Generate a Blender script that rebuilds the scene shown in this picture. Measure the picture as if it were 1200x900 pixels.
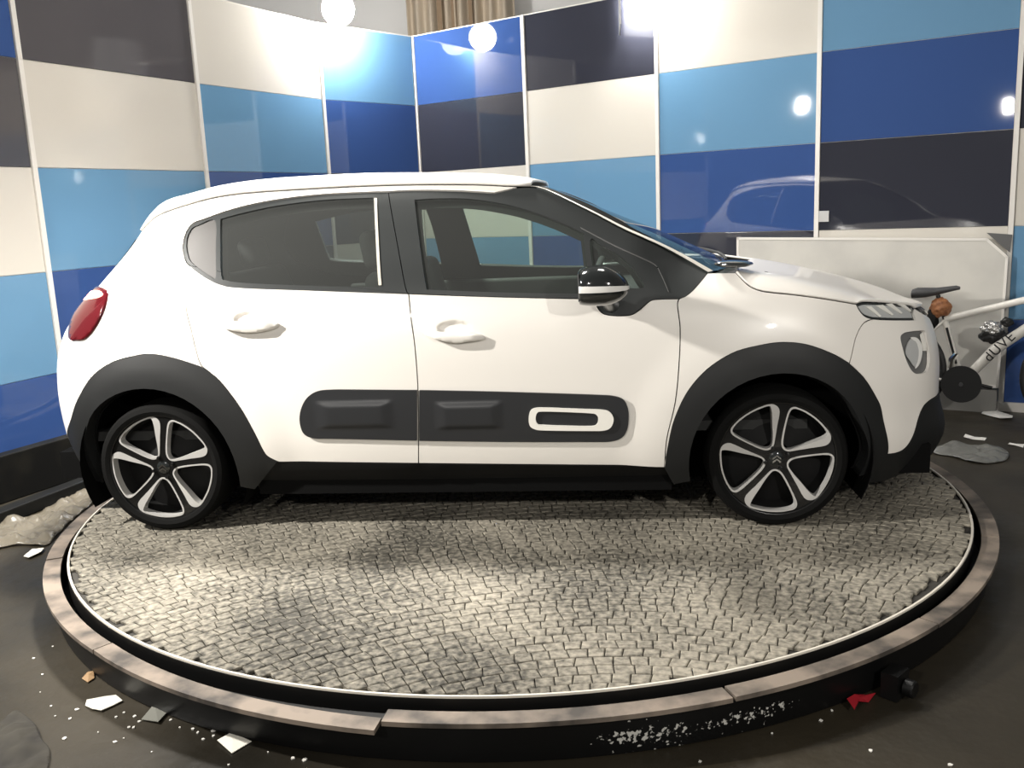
import bpy, bmesh, math, random
import numpy as np
from mathutils import Vector, Matrix, geometry, noise
random.seed(7)
C = bpy.context.scene.collection
for o in list(bpy.data.objects): bpy.data.objects.remove(o)
PI = math.pi

# ---------------------------------------------------------------- camera, world, exposure, lamps
CAM_POS = (0.621, -4.3927, 1.3006)
PITCH, ROLL, YAW = 0.1906, -0.0441, -0.1075
def camera():
    cy, sy = math.cos(YAW), math.sin(YAW)
    r = Vector((cy, -sy, 0)); f = Vector((sy, cy, 0)); u = Vector((0, 0, 1))
    f2 = f*math.cos(PITCH) - u*math.sin(PITCH); u2 = u*math.cos(PITCH) + f*math.sin(PITCH)
    r3 = r*math.cos(ROLL) + u2*math.sin(ROLL); u3 = -r*math.sin(ROLL) + u2*math.cos(ROLL)
    cd = bpy.data.cameras.new('camera'); cd.sensor_width = 36; cd.lens = 32.4; cd.clip_start = .05; cd.clip_end = 100
    o = bpy.data.objects.new('camera', cd); C.objects.link(o)
    m = Matrix((r3, u3, -f2)).transposed().to_4x4(); m.translation = CAM_POS
    o.matrix_world = m; bpy.context.scene.camera = o
camera()
sc = bpy.context.scene
sc.view_settings.view_transform = 'Standard'; sc.view_settings.look = 'None'
sc.view_settings.gamma = 1; sc.view_settings.use_curve_mapping = False
sc.view_settings.exposure = 0.0
w = bpy.data.worlds.new('world'); sc.world = w; w.use_nodes = True
w.node_tree.nodes['Background'].inputs[0].default_value = (1.0, .97, .92, 1)
w.node_tree.nodes['Background'].inputs[1].default_value = .175
def area(name, loc, target, power, size, col=(1, .96, .9), spread=PI):
    l = bpy.data.lights.new(name, 'AREA'); l.energy = power; l.shape = 'RECTANGLE'; l.size, l.size_y = size
    l.color = col; l.spread = spread
    o = bpy.data.objects.new(name, l); C.objects.link(o); o.location = loc
    o.rotation_euler = (Vector(target)-Vector(loc)).to_track_quat('-Z', 'Y').to_euler()
    return o
FLOODS = [  # kind, location, aim, power (glow strength of a globe), spread, label
    ('globe', (-1.50, 3.36, 2.93), None, 230, 0, 'bright globe lamp on top of the left wall, the widest glare'),
    ('globe', (.93, 2.93, 2.80), None, 125, 0, 'bright globe lamp on top of the right wall above the charcoal panel'),
    ('flood', (-3.00, -2.00, 2.48), (-.9, -.80, .60), 105, 1.9, 'hanging floodlight left of the car shining on its rear half'),
    ('flood', (-1.10, -5.45, 2.38), (.0, -1.0, .5), 62, PI, 'hanging floodlight behind the camera to the left'),
    ('flood', (2.70, -5.10, 2.15), (1.8, 0., .6), 26, 1.6, 'hanging floodlight behind the camera to the right'),  # added fill for the car's front, not a known lamp
    ('panel', (-.90, .55, 4.0), (-.75, .30, 0), 155, 1.4, 'square ceiling lamp hanging above the rear of the car'),
    ('panel', (.95, .75, 4.0), (.95, .65, 0), 12, 1.5, 'square ceiling lamp hanging above the bonnet'),
]

# ---------------------------------------------------------------- helpers
def link(name, me, mat=None, parent=None):
    o = bpy.data.objects.new(name, me); C.objects.link(o)
    if mat is not None and not me.materials: me.materials.append(mat)
    if parent is not None: o.parent = parent
    return o
def tag(o, label, cat, group=None, kind=None):
    o['label'] = label; o['category'] = cat
    if group: o['group'] = group
    if kind: o['kind'] = kind
    return o
def struct(o, label=None):
    o['kind'] = 'structure'
    if label: o['label'] = label
    return o
def empty(name, loc=(0, 0, 0), rz=0, parent=None):
    o = bpy.data.objects.new(name, None); C.objects.link(o); o.location = loc; o.rotation_euler = (0, 0, rz)
    o.empty_display_size = .05
    if parent is not None: o.parent = parent
    return o
def mesh(name, V, Fc, smooth=False):
    me = bpy.data.meshes.new(name); me.from_pydata([tuple(map(float, v)) for v in V], [], Fc); me.update()
    if smooth: me.polygons.foreach_set('use_smooth', [True]*len(me.polygons))
    return me
def sharp_by_angle(me, deg=35):
    me.polygons.foreach_set('use_smooth', [True]*len(me.polygons))
    me.set_sharp_from_angle(angle=math.radians(deg))
class MB:
    def __init__(s): s.v = []; s.f = []
    def add(s, V, Fc):
        n = len(s.v); s.v += [tuple(map(float, v)) for v in V]; s.f += [tuple(i+n for i in f) for f in Fc]; return s
    def box(s, c, d, M=None):
        x, y, z = d[0]/2, d[1]/2, d[2]/2
        V = [Vector((a*x, b*y, e*z)) for a in (-1, 1) for b in (-1, 1) for e in (-1, 1)]
        if M is not None: V = [M @ v for v in V]
        V = [v+Vector(c) for v in V]
        return s.add(V, [(0, 1, 3, 2), (4, 6, 7, 5), (0, 4, 5, 1), (2, 3, 7, 6), (0, 2, 6, 4), (1, 5, 7, 3)])
    def tube(s, pts, r, n=12, closed=False, caps=True):
        P = [Vector(p) for p in pts]; R = r if hasattr(r, '__len__') else [r]*len(P); N = len(P); V = []; up = None
        for i, p in enumerate(P):
            t = (P[(i+1) % N]-P[i-1]) if closed else (P[min(i+1, N-1)]-P[max(i-1, 0)])
            t.normalize()
            if up is None: up = Vector((0, 0, 1)) if abs(t.z) < .9 else Vector((1, 0, 0))
            a = t.cross(up).normalized(); b = a.cross(t).normalized(); up = b
            for k in range(n):
                q = 2*PI*k/n; V.append(p+(a*math.cos(q)+b*math.sin(q))*R[i])
        Fc = []
        for i in range(N if closed else N-1):
            j = (i+1) % N
            for k in range(n): Fc.append((i*n+k, i*n+(k+1) % n, j*n+(k+1) % n, j*n+k))
        if not closed and caps: Fc += [tuple(range(n))[::-1], tuple((N-1)*n+k for k in range(n))]
        return s.add(V, Fc)
    def lathe(s, prof, n=48, axis='z', c=(0, 0, 0), closed=False):
        V = []; m = len(prof)
        for k in range(n):
            q = 2*PI*k/n
            for (r, h) in prof:
                if axis == 'z': V.append((c[0]+r*math.cos(q), c[1]+r*math.sin(q), c[2]+h))
                else: V.append((c[0]+r*math.cos(q), c[1]+h, c[2]+r*math.sin(q)))
        Fc = []
        for k in range(n):
            j = (k+1) % n
            for i in range(m if closed else m-1):
                i2 = (i+1) % m
                Fc.append((k*m+i, j*m+i, j*m+i2, k*m+i2))
        return s.add(V, Fc)
    def prism(s, poly, h0, h1, fn):
        """poly: 2D outline; fn(a,b,h) -> 3D"""
        n = len(poly); V = [fn(a, b, h0) for a, b in poly]+[fn(a, b, h1) for a, b in poly]
        Fc = [tuple(range(n))[::-1], tuple(range(n, 2*n))]+[(i, (i+1) % n, n+(i+1) % n, n+i) for i in range(n)]
        return s.add(V, Fc)
    def build(s, name, mat, parent=None, smooth=None):
        me = mesh(name, s.v, s.f)
        bm = bmesh.new(); bm.from_mesh(me); bmesh.ops.recalc_face_normals(bm, faces=bm.faces); bm.to_mesh(me); bm.free()
        if smooth is not None: sharp_by_angle(me, smooth)
        return link(name, me, mat, parent)

# ---------------------------------------------------------------- materials
def mat(name, col, rough=.5, metal=0, coat=0, spec=.5, emit=None, es=1, noise_=None, bump=None):
    m = bpy.data.materials.new(name); m.use_nodes = True; nt = m.node_tree; b = nt.nodes['Principled BSDF']
    b.inputs['Base Color'].default_value = (*col, 1); b.inputs['Roughness'].default_value = rough
    b.inputs['Metallic'].default_value = metal; b.inputs['Coat Weight'].default_value = coat
    b.inputs['Coat Roughness'].default_value = .04
    b.inputs['Specular IOR Level'].default_value = spec
    if emit: b.inputs['Emission Color'].default_value = (*emit, 1); b.inputs['Emission Strength'].default_value = es
    if noise_:   # (scale, other colour, lo, hi, detail)
        tc = nt.nodes.new('ShaderNodeTexCoord'); n = nt.nodes.new('ShaderNodeTexNoise'); r = nt.nodes.new('ShaderNodeValToRGB')
        n.inputs['Scale'].default_value = noise_[0]; n.inputs['Detail'].default_value = noise_[4] if len(noise_) > 4 else 6
        r.color_ramp.elements[0].position = noise_[2]; r.color_ramp.elements[1].position = noise_[3]
        r.color_ramp.elements[0].color = (*col, 1); r.color_ramp.elements[1].color = (*noise_[1], 1)
        nt.links.new(tc.outputs['Object'], n.inputs['Vector']); nt.links.new(n.outputs['Fac'], r.inputs['Fac']); nt.links.new(r.outputs['Color'], b.inputs['Base Color'])
    if bump:     # (scale, strength, distance)
        tc = nt.nodes.new('ShaderNodeTexCoord'); n = nt.nodes.new('ShaderNodeTexNoise'); bp = nt.nodes.new('ShaderNodeBump')
        n.inputs['Scale'].default_value = bump[0]; n.inputs['Detail'].default_value = 5
        bp.inputs['Strength'].default_value = bump[1]; bp.inputs['Distance'].default_value = bump[2]
        nt.links.new(tc.outputs['Object'], n.inputs['Vector']); nt.links.new(n.outputs['Fac'], bp.inputs['Height']); nt.links.new(bp.outputs['Normal'], b.inputs['Normal'])
    return m
def glass(name, tint, gloss_rough=.02, ior=1.5, dust=0):
    m = bpy.data.materials.new(name); m.use_nodes = True; nt = m.node_tree; nt.nodes.clear()
    out = nt.nodes.new('ShaderNodeOutputMaterial'); mx = nt.nodes.new('ShaderNodeMixShader'); fr = nt.nodes.new('ShaderNodeFresnel')
    t = nt.nodes.new('ShaderNodeBsdfTransparent'); g = nt.nodes.new('ShaderNodeBsdfGlossy')
    ge = nt.nodes.new('ShaderNodeNewGeometry'); mr = nt.nodes.new('ShaderNodeMapRange'); mr.inputs['To Min'].default_value = ior; mr.inputs['To Max'].default_value = 1/ior
    nt.links.new(ge.outputs['Backfacing'], mr.inputs['Value']); nt.links.new(mr.outputs[0], fr.inputs['IOR'])
    if dust:  # pale diffuse share paints a veil of glare haze onto the pane
        df = nt.nodes.new('ShaderNodeBsdfDiffuse'); df.inputs[0].default_value = (.5, .52, .5, 1); m2 = nt.nodes.new('ShaderNodeMixShader'); m2.inputs[0].default_value = dust
        nt.links.new(t.outputs[0], m2.inputs[1]); nt.links.new(df.outputs[0], m2.inputs[2])
    t.inputs[0].default_value = (*tint, 1); g.inputs['Roughness'].default_value = gloss_rough; fr.inputs['IOR'].default_value = ior
    nt.links.new(fr.outputs[0], mx.inputs[0]); nt.links.new((m2 if dust else t).outputs[0], mx.inputs[1]); nt.links.new(g.outputs[0], mx.inputs[2]); nt.links.new(mx.outputs[0], out.inputs[0])
    return m
M = dict(
    paint=mat('white_car_paint', (.76, .73, .68), .36, coat=.4),
    cladding=mat('grey_cladding_plastic', (.008, .0086, .0088), .55, spec=.35, bump=(400, .15, .001)),
    bump_plastic=mat('side_bump_plastic', (.016, .017, .019), .42),
    shell=mat('dark_underbody', (.003, .003, .003), .9, spec=.1),
    sill=mat('sill_plastic', (.0045, .0045, .0045), .6, spec=.2),
    indicator=mat('indicator_lens', (.74, .73, .70), .2),
    gloss_black=mat('gloss_black', (.012, .014, .014), .12, coat=.5),
    pillar=mat('pillar_black', (.035, .038, .038), .28, coat=.3),
    quarter=mat('quarter_panel', (.05, .046, .043), .5),
    trim_white=mat('white_badge_frame', (.8, .78, .72), .4),
    glass_front=glass('tinted_window_glass', (.70, .80, .74), dust=.06),  # pale glare haze mixed into the glass, rear pane too
    glass_rear=glass('dark_window_glass', (.52, .57, .54), dust=.07),
    windscreen=glass('windscreen_glass', (.62, .70, .68)),
    lens=glass('clear_lamp_lens', (.985, .99, .99)),
    chrome=mat('chrome', (.75, .75, .74), .12, 1),
    silver=mat('machined_alloy', (.56, .55, .53), .35, .4),
    rim=mat('black_alloy', (.006, .006, .006), .22, coat=.3),
    tyre=mat('tyre_rubber', (.0032, .0032, .003), .8, spec=.12),
    disc=mat('wheel_inside', (.004, .004, .004), .7, spec=.2),
    interior=mat('interior_trim', (.012, .0125, .012), .8),
    seat=mat('seat_fabric', (.018, .019, .019), .85),
    headliner=mat('headliner', (.06, .06, .058), .9),
    red_lens=mat('red_lamp_lens', (.075, .004, .007), .12, coat=.6),
    red_lit=mat('lit_tail_lamp', (.9, .25, .2), .3, emit=(1, .42, .32), es=5),
    reflector=mat('lamp_reflector', (.82, .84, .84), .18, .6),
    lamp_grey=mat('lamp_bezel', (.13, .13, .128), .35, .1),
    lamp_pale=mat('lamp_bowl', (.42, .425, .42), .3),
    wall_white=mat('wall_white', (.70, .665, .60), .30),
    hall_white=mat('hall_white', (.86, .85, .83), .6),
    strip=mat('white_plastic_strip', (.78, .75, .70), .35),
    p_white=mat('panel_white', (.66, .625, .56), .10),
    p_light=mat('panel_light_blue', (.14, .29, .455), .03),
    p_blue=mat('panel_royal_blue', (.038, .083, .245), .03),
    p_dark=mat('panel_charcoal', (.032, .034, .047), .03),
    p_grey=mat('panel_graphite', (.085, .080, .086), .06),  # charcoal lightened: glare veil over the left panels put into the colour
    board=mat('grey_white_board', (.60, .58, .53), .5, noise_=(3, (.50, .485, .45), .4, .7)),
    plinth=mat('grey_plinth', (.22, .215, .20), .6),  # shade on the wall foot put into this grey
    dark_plate=mat('dark_grey_plate', (.10, .10, .10), .5),
    steel_edge=mat('worn_steel_edge', (.66, .62, .54), .45, .1),  # also colours the painted reflection along the windscreen edge
    ring=mat('dusty_steel_plate', (.055, .047, .040), .6, .1, noise_=(7, (.24, .195, .155), .36, .6, 10)),
    black_paint=mat('black_paint', (.004, .004, .004), .42, spec=.3),
    dark_base=mat('dark_joint', (.026, .023, .018), .8),
    paper=mat('white_paper', (.82, .79, .70), .8),
    tan=mat('tan_scrap', (.35, .22, .11), .7),
    grey_tape=mat('grey_plastic_scrap', (.20, .20, .175), .4),
    flake=mat('pale_paint_flake', (.72, .70, .65), .6),
    red=mat('red_plastic', (.30, .012, .02), .4),
    curtain=mat('beige_curtain', (.52, .44, .34), .8),
    curtain_dark=mat('brown_curtain', (.26, .18, .11), .8),
    lamp_body=mat('lamp_housing', (.55, .55, .54), .4),
    lamp_face=mat('lamp_face', (1, 1, 1), .5, emit=(1, .97, .92), es=30),
    bike_white=mat('white_bike_paint', (.78, .75, .69), .3, coat=.4),
    bike_black=mat('black_bike_part', (.014, .014, .014), .5),
    saddle=mat('grey_saddle', (.06, .06, .062), .55),
    foil=mat('crumpled_foil', (.75, .74, .72), .25, .8),
    orange=mat('orange_brown_rubber', (.40, .17, .07), .55, noise_=(40, (.22, .08, .035), .45, .7)),
    cloth=mat('olive_dark_cloth', (.030, .026, .018), .85, noise_=(5, (.012, .010, .008), .45, .6)),
    beam=mat('black_beam', (.0035, .0035, .0032), .6, spec=.25, noise_=(6, (.012, .011, .008), .5, .8)),
)
def plastic_sheet(col):
    m = bpy.data.materials.new('clear_plastic_sheet'); m.use_nodes = True; nt = m.node_tree; b = nt.nodes['Principled BSDF']
    b.inputs['Base Color'].default_value = (*col, 1); b.inputs['Roughness'].default_value = .3; b.inputs['Alpha'].default_value = .7
    return m
M['sheet'] = plastic_sheet((.17, .15, .115)); M['sheet_grey'] = plastic_sheet((.20, .20, .185))
def floor_mat():
    m = mat('dark_floor', (.012, .0105, .008), .42, spec=.35, bump=(14, .35, .01)); nt = m.node_tree; b = nt.nodes['Principled BSDF']
    tc = nt.nodes.new('ShaderNodeTexCoord')
    def nz(scale, det):
        n = nt.nodes.new('ShaderNodeTexNoise'); n.inputs['Scale'].default_value = scale; n.inputs['Detail'].default_value = det
        nt.links.new(tc.outputs['Object'], n.inputs['Vector']); return n
    r = nt.nodes.new('ShaderNodeValToRGB'); e = r.color_ramp.elements
    e[0].position = .3; e[0].color = (.012, .0105, .0075, 1); e[1].position = .75; e[1].color = (.046, .037, .023, 1)
    nt.links.new(nz(1.1, 8).outputs['Fac'], r.inputs['Fac']); nt.links.new(r.outputs['Color'], b.inputs['Base Color'])
    rr = nt.nodes.new('ShaderNodeMapRange'); rr.inputs['From Min'].default_value = .3; rr.inputs['From Max'].default_value = .7
    rr.inputs['To Min'].default_value = .32; rr.inputs['To Max'].default_value = .6
    nt.links.new(nz(2.3, 6).outputs['Fac'], rr.inputs['Value']); nt.links.new(rr.outputs['Result'], b.inputs['Roughness'])
    return m
M['floor'] = floor_mat()
def paver_mat():
    m = mat('worn_stone_setts', (.16, .145, .115), .72, spec=.3, bump=(90, .7, .003)); nt = m.node_tree; b = nt.nodes['Principled BSDF']
    g = nt.nodes.new('ShaderNodeNewGeometry')
    def nz(scale, det):
        n = nt.nodes.new('ShaderNodeTexNoise'); n.inputs['Scale'].default_value = scale; n.inputs['Detail'].default_value = det
        nt.links.new(g.outputs['Position'], n.inputs['Vector']); return n
    r = nt.nodes.new('ShaderNodeValToRGB'); e = r.color_ramp.elements
    e[0].position = .40; e[0].color = (.052, .048, .039, 1); e[1].position = .64; e[1].color = (.34, .31, .25, 1)
    mx = nt.nodes.new('ShaderNodeMath'); mx.operation = 'MULTIPLY_ADD'; mx.inputs[1].default_value = .5
    a = nz(46, 9); c = nz(1.3, 3); h = nt.nodes.new('ShaderNodeMath'); h.operation = 'MULTIPLY'; h.inputs[1].default_value = .5
    nt.links.new(c.outputs['Fac'], h.inputs[0]); nt.links.new(a.outputs['Fac'], mx.inputs[0]); nt.links.new(h.outputs[0], mx.inputs[2])
    nt.links.new(mx.outputs[0], r.inputs['Fac']); nt.links.new(r.outputs['Color'], b.inputs['Base Color'])
    return m
M['paver'] = paver_mat()
def skirt_mat():
    m = mat('black_skirt_with_flaking_paint', (.004, .004, .004), .4, spec=.3); nt = m.node_tree; b = nt.nodes['Principled BSDF']
    tc = nt.nodes.new('ShaderNodeTexCoord'); n = nt.nodes.new('ShaderNodeTexNoise'); n.inputs['Scale'].default_value = 75; n.inputs['Detail'].default_value = 10
    big = nt.nodes.new('ShaderNodeTexNoise'); big.inputs['Scale'].default_value = 2.2
    sx = nt.nodes.new('ShaderNodeSeparateXYZ'); nt.links.new(tc.outputs['Object'], sx.inputs[0])
    def rng(src, a, b, c, d):
        z = nt.nodes.new('ShaderNodeMapRange'); z.interpolation_type = 'SMOOTHSTEP'
        for k, v in zip(('From Min', 'From Max', 'To Min', 'To Max'), (a, b, c, d)): z.inputs[k].default_value = v
        nt.links.new(src, z.inputs['Value']); return z.outputs[0]
    def add(a, b):
        z = nt.nodes.new('ShaderNodeMath'); z.operation = 'ADD'; nt.links.new(a, z.inputs[0]); nt.links.new(b, z.inputs[1]); return z.outputs[0]
    x = sx.outputs[0]
    w1 = rng(x, .30, .50, -.30, -.05); w2 = rng(x, .85, 1.05, 0, -.25); zz = add(rng(sx.outputs[2], -.080, -.100, -.12, .03), rng(sx.outputs[2], -.118, -.135, 0, -.12))
    ad = add(add(add(n.outputs['Fac'], w1), add(w2, zz)), rng(big.outputs['Fac'], .3, .7, .20, .34))
    r = nt.nodes.new('ShaderNodeValToRGB'); e = r.color_ramp.elements
    e[0].position = .80; e[0].color = (.004, .004, .004, 1); e[1].position = .83; e[1].color = (.55, .54, .5, 1)
    nt.links.new(tc.outputs['Object'], n.inputs[0]); nt.links.new(tc.outputs['Object'], big.inputs[0]); pass
    nt.links.new(ad, r.inputs['Fac']); nt.links.new(r.outputs['Color'], b.inputs['Base Color'])
    return m
M['skirt'] = skirt_mat()

# ---------------------------------------------------------------- large structure: floor, walls, hall behind
FZ = -.165
struct(MB().box((0, 0, FZ-.05), (16, 16, .1)).build('floor', M['floor']))
# strip feet of the panelled enclosure (left wall A..D, right wall D..H)
ANG0 = math.radians(73); ANG1 = math.radians(-24)
FEET_L = [(-2.647-1.23*math.cos(ANG0), .758-1.23*math.sin(ANG0)), (-2.647, .758), (-2.195, 2.075), (-1.690, 3.380), 'D']
FEET_R = ['D', (-.025, 3.618), (1.032, 2.985), (2.096, 2.373), (3.184, 1.842), (3.184+1.21*math.cos(ANG1), 1.842+1.21*math.sin(ANG1))]
CORNER = (-1.073, 4.226)
FEET_L = [CORNER if p == 'D' else p for p in FEET_L]; FEET_R = [CORNER if p == 'D' else p for p in FEET_R]
ZB = [2.835, 2.236, 1.637, 1.038, .439, FZ+.02]
SEQ = ['p_blue', 'p_dark', 'p_white', 'p_light']
def wall(name, feet, k0, label):
    W = MB()
    for a, b in zip(feet, feet[1:]):
        a = Vector((*a, 0)); b = Vector((*b, 0)); d = (b-a).normalized(); n = Vector((-d.y, d.x, 0))
        W.add([p+n*h+Vector((0, 0, z)) for p in (a, b) for h in (.012, .06) for z in (FZ, 2.845)],
              [(0, 1, 3, 2), (4, 6, 7, 5), (0, 4, 5, 1), (2, 3, 7, 6), (0, 2, 6, 4), (1, 5, 7, 3)])
    root = struct(W.build(name, M['wall_white']), label)
    for i, (a, b) in enumerate(zip(feet, feet[1:])):
        a = Vector((*a, 0)); b = Vector((*b, 0)); d = (b-a).normalized(); n = Vector((-d.y, d.x, 0)); L = (b-a).length
        for j in range(5):
            z1, z0 = ZB[j]-.0015, ZB[j+1]+.0015
            mk = SEQ[(k0+i+j) % 4]; m = M['p_grey' if mk == 'p_dark' and name == 'wall_left' and i < 2 else mk]  # first left dark panels take the charcoal with the glare veil in it
            q = MB().box((L/2, 0, (z0+z1)/2), (L-.034, .010, z1-z0)).build('panel', m, root)
            bv = q.modifiers.new('edge', 'BEVEL'); bv.width = .0015; bv.segments = 1
            q.matrix_local = Matrix(((d.x, n.x, 0, a.x+n.x*.006), (d.y, n.y, 0, a.y+n.y*.006), (0, 0, 1, 0), (0, 0, 0, 1)))
    for i, p in enumerate(feet):
        pa = Vector((*feet[max(i-1, 0)], 0)); pb = Vector((*feet[min(i+1, len(feet)-1)], 0)); d = (pb-pa).normalized()
        n = Vector((-d.y, d.x, 0))
        if name == 'wall_right' and i == 0: continue
        wd = .012 if Vector((*p, 0)) == Vector((*CORNER, 0)) else .030
        s = MB().box((0, 0, (FZ+2.84)/2), (wd, .016, 2.84-FZ)).build('strip', M['strip'], root)
        s.matrix_local = Matrix(((d.x, n.x, 0, p[0]-n.x*.004), (d.y, n.y, 0, p[1]-n.y*.004), (0, 0, 1, 0), (0, 0, 0, 1)))
    return root
wall('wall_left', FEET_L, 0, 'left run of glossy checker panels in blue, white and charcoal')
wall('wall_right', FEET_R, 0, 'right run of glossy checker panels in blue, white and charcoal')
def along(feet, d0, d1):
    pass
# white base trim of the right wall
for a, b in zip(FEET_R[3:], FEET_R[4:]):
    a = Vector((*a, 0)); b = Vector((*b, 0)); d = (b-a).normalized(); n = Vector((-d.y, d.x, 0)); L = (b-a).length
    t = MB().box((L/2, 0, FZ+.03), (L, .02, .06)).build('baseboard_right', M['strip'])
    t.matrix_world = Matrix(((d.x, n.x, 0, a.x-n.x*.012), (d.y, n.y, 0, a.y-n.y*.012), (0, 0, 1, 0), (0, 0, 0, 1))); struct(t)
# bright hall wall behind the enclosure
struct(MB().box((-.5, 6.2, 2.2), (13, .1, 4.9)).build('wall_back', M['hall_white']))

# ---------------------------------------------------------------- turntable (built before the car, it carries it)
TC = Vector((.170, -.171, 0)); TR = 1.957
def turntable():
    root = empty('turntable', (TC.x, TC.y, FZ))
    tag(root, 'round turntable paved with grey stone setts under the white car', 'turntable')
    def loc(o): o.parent = root; o.location = (0, 0, -FZ); return o
    loc(MB().lathe([(.0, -.012), (TR-.012, -.012), (TR-.006, -.07), (.0, -.07)], 128).build('platform_disc', M['dark_base'], None, 40))
    loc(MB().lathe([(TR-.009, -.003), (TR-.007, .0006), (TR, .0006), (TR+.0005, -.006), (TR-.009, -.006)], 160, closed=True).build('edge_band', M['steel_edge'], None, 40))
    loc(MB().lathe([(TR-.003, -.006), (TR+.002, -.007), (TR+.002, -.075), (TR-.006, -.075)], 160, closed=True).build('rim_skirt', M['black_paint'], None, 40))
    # segmental arcs of setts round a point in front of the platform
    P0 = Vector((.65, -3.05)); cells = []; sp = .0505
    rnd = random.Random(3)
    g = .0014
    wav = lambda k, a: k*sp+.0055*noise.noise(Vector((a*k*1.1, k*7.3, 0)))
    for k in range(3, 110):
        rm = (k+.5)*sp; n = max(8, int(2*PI*rm/.054)); ph = rnd.random()*6
        ji = [rnd.uniform(-.006, .006) for _ in range(n)]; jo = [rnd.uniform(-.006, .006) for _ in range(n)]
        for i in range(n):
            a0 = ph+2*PI*i/n; a1 = ph+2*PI*(i+1)/n; am = (a0+a1)/2; i2 = (i+1) % n
            c = P0+Vector((rm*math.cos(am), rm*math.sin(am)))
            if (c-TC.xy).length > TR+.03: continue
            if min((P0+Vector((r*math.cos(am), r*math.sin(am)))-TC.xy).length for r in (k*sp, (k+1)*sp)) > TR-.022: continue
            q = []
            for (kk, s1, a, s2, jj) in ((k, 1, a0, 1, ji[i]), (k+1, -1, a0, 1, jo[i]), (k+1, -1, a1, -1, jo[i2]), (k, 1, a1, -1, ji[i2])):
                a_ = a+(jj+s2*g)/rm; r = wav(kk, a)+s1*g
                p = P0+Vector((r*math.cos(a_), r*math.sin(a_)))-TC.xy
                if p.length > TR-.008: p = p.normalized()*(TR-.008)
                q.append(p)
            cells.append((c, q, -abs(rnd.uniform(-.0016, .0016)), rnd.uniform(-.001, .001), rnd.uniform(-.001, .001)))
    cells.sort(key=lambda t: (t[0]-Vector(CAM_POS[:2])).length)
    def geo(cell):
        c, q, h, tx, ty = cell
        ctr = sum(q, Vector((0, 0)))/4
        V = [(p.x, p.y, -.0105) for p in q]
        for p in q:
            s = ctr+(p-ctr)*.985; V.append((s.x, s.y, -.0020+h))
        for p in q:
            s = ctr+(p-ctr)*.86; e = (p-ctr)*18
            V.append((s.x, s.y, min(0, h+e.x*tx+e.y*ty)))
        Fc = [(8, 9, 10, 11)]
        for b in (0, 4):
            for i in range(4): Fc.append((b+i, b+(i+1) % 4, b+4+(i+1) % 4, b+4+i))
        return V, Fc
    def fix(me):
        bm = bmesh.new(); bm.from_mesh(me); bmesh.ops.recalc_face_normals(bm, faces=bm.faces); bm.normal_update()
        top = max(bm.faces, key=lambda f: f.calc_center_median().z)
        if top.normal.z < 0: bmesh.ops.reverse_faces(bm, faces=bm.faces)
        bm.to_mesh(me); bm.free(); me.materials.append(M['paver']); return me
    for cell in cells[:300]:
        V, Fc = geo(cell); loc(link('sett', fix(mesh('sett', V, Fc))))
    mb = MB()
    for cell in cells[300:]:
        V, Fc = geo(cell)
        a = Vector(V[9])-Vector(V[8]); b = Vector(V[10])-Vector(V[8])
        if a.cross(b).z < 0: Fc = [f[::-1] for f in Fc]
        mb.add(V, Fc)
    me = mesh('sett_paving', mb.v, mb.f); me.materials.append(M['paver'])
    o = loc(link('sett_paving', me)); o['kind'] = 'stuff'
    # fixed surround: ring plates on a black skirt
    base = empty('turntable_surround', (TC.x, TC.y, FZ))
    tag(base, 'dusty steel ring on a black skirt with flaking paint around the turntable', 'platform surround')
    cuts = [0, 27, 52, 78, 109, 141, 172, 203, 231, 262, 289, 312, 337, 360]
    for k, (a, b) in enumerate(zip(cuts, cuts[1:])):
        a, b = math.radians(a+3+.12), math.radians(b+3-.12); N = 14; V = []; dz = (-.0015 if k % 2 else .0005)
        for i in range(N+1):
            t = a+(b-a)*i/N
            sl = .034*i/N if k == 8 else 0.
            for (r, z) in ((1.985, -.026), (2.046, -.026), (2.046, -.040), (1.985, -.040)): V.append(((r+sl)*math.cos(t), (r+sl)*math.sin(t), z+dz-sl*.25))
        Fc = [(0, 1, 2, 3), (4*N+3, 4*N+2, 4*N+1, 4*N)]
        for i in range(N):
            for j in range(4): Fc.append((4*i+j, 4*i+4+j, 4*i+4+(j+1) % 4, 4*i+(j+1) % 4))
        o = MB().add(V, Fc).build('ring_plate', M['ring'], base, 40); o.location = (0, 0, -FZ)
    o = MB().lathe([(1.990, -.038), (2.022, -.038), (2.020, -.12), (2.012, FZ+.004), (1.992, FZ+.004)], 160, closed=True).build('skirt', M['skirt'], base, 40); o.location = (0, 0, -FZ)
    # worn spare plate lying against the ring at the front left, jack block under the right side
    return root
turntable()

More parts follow.
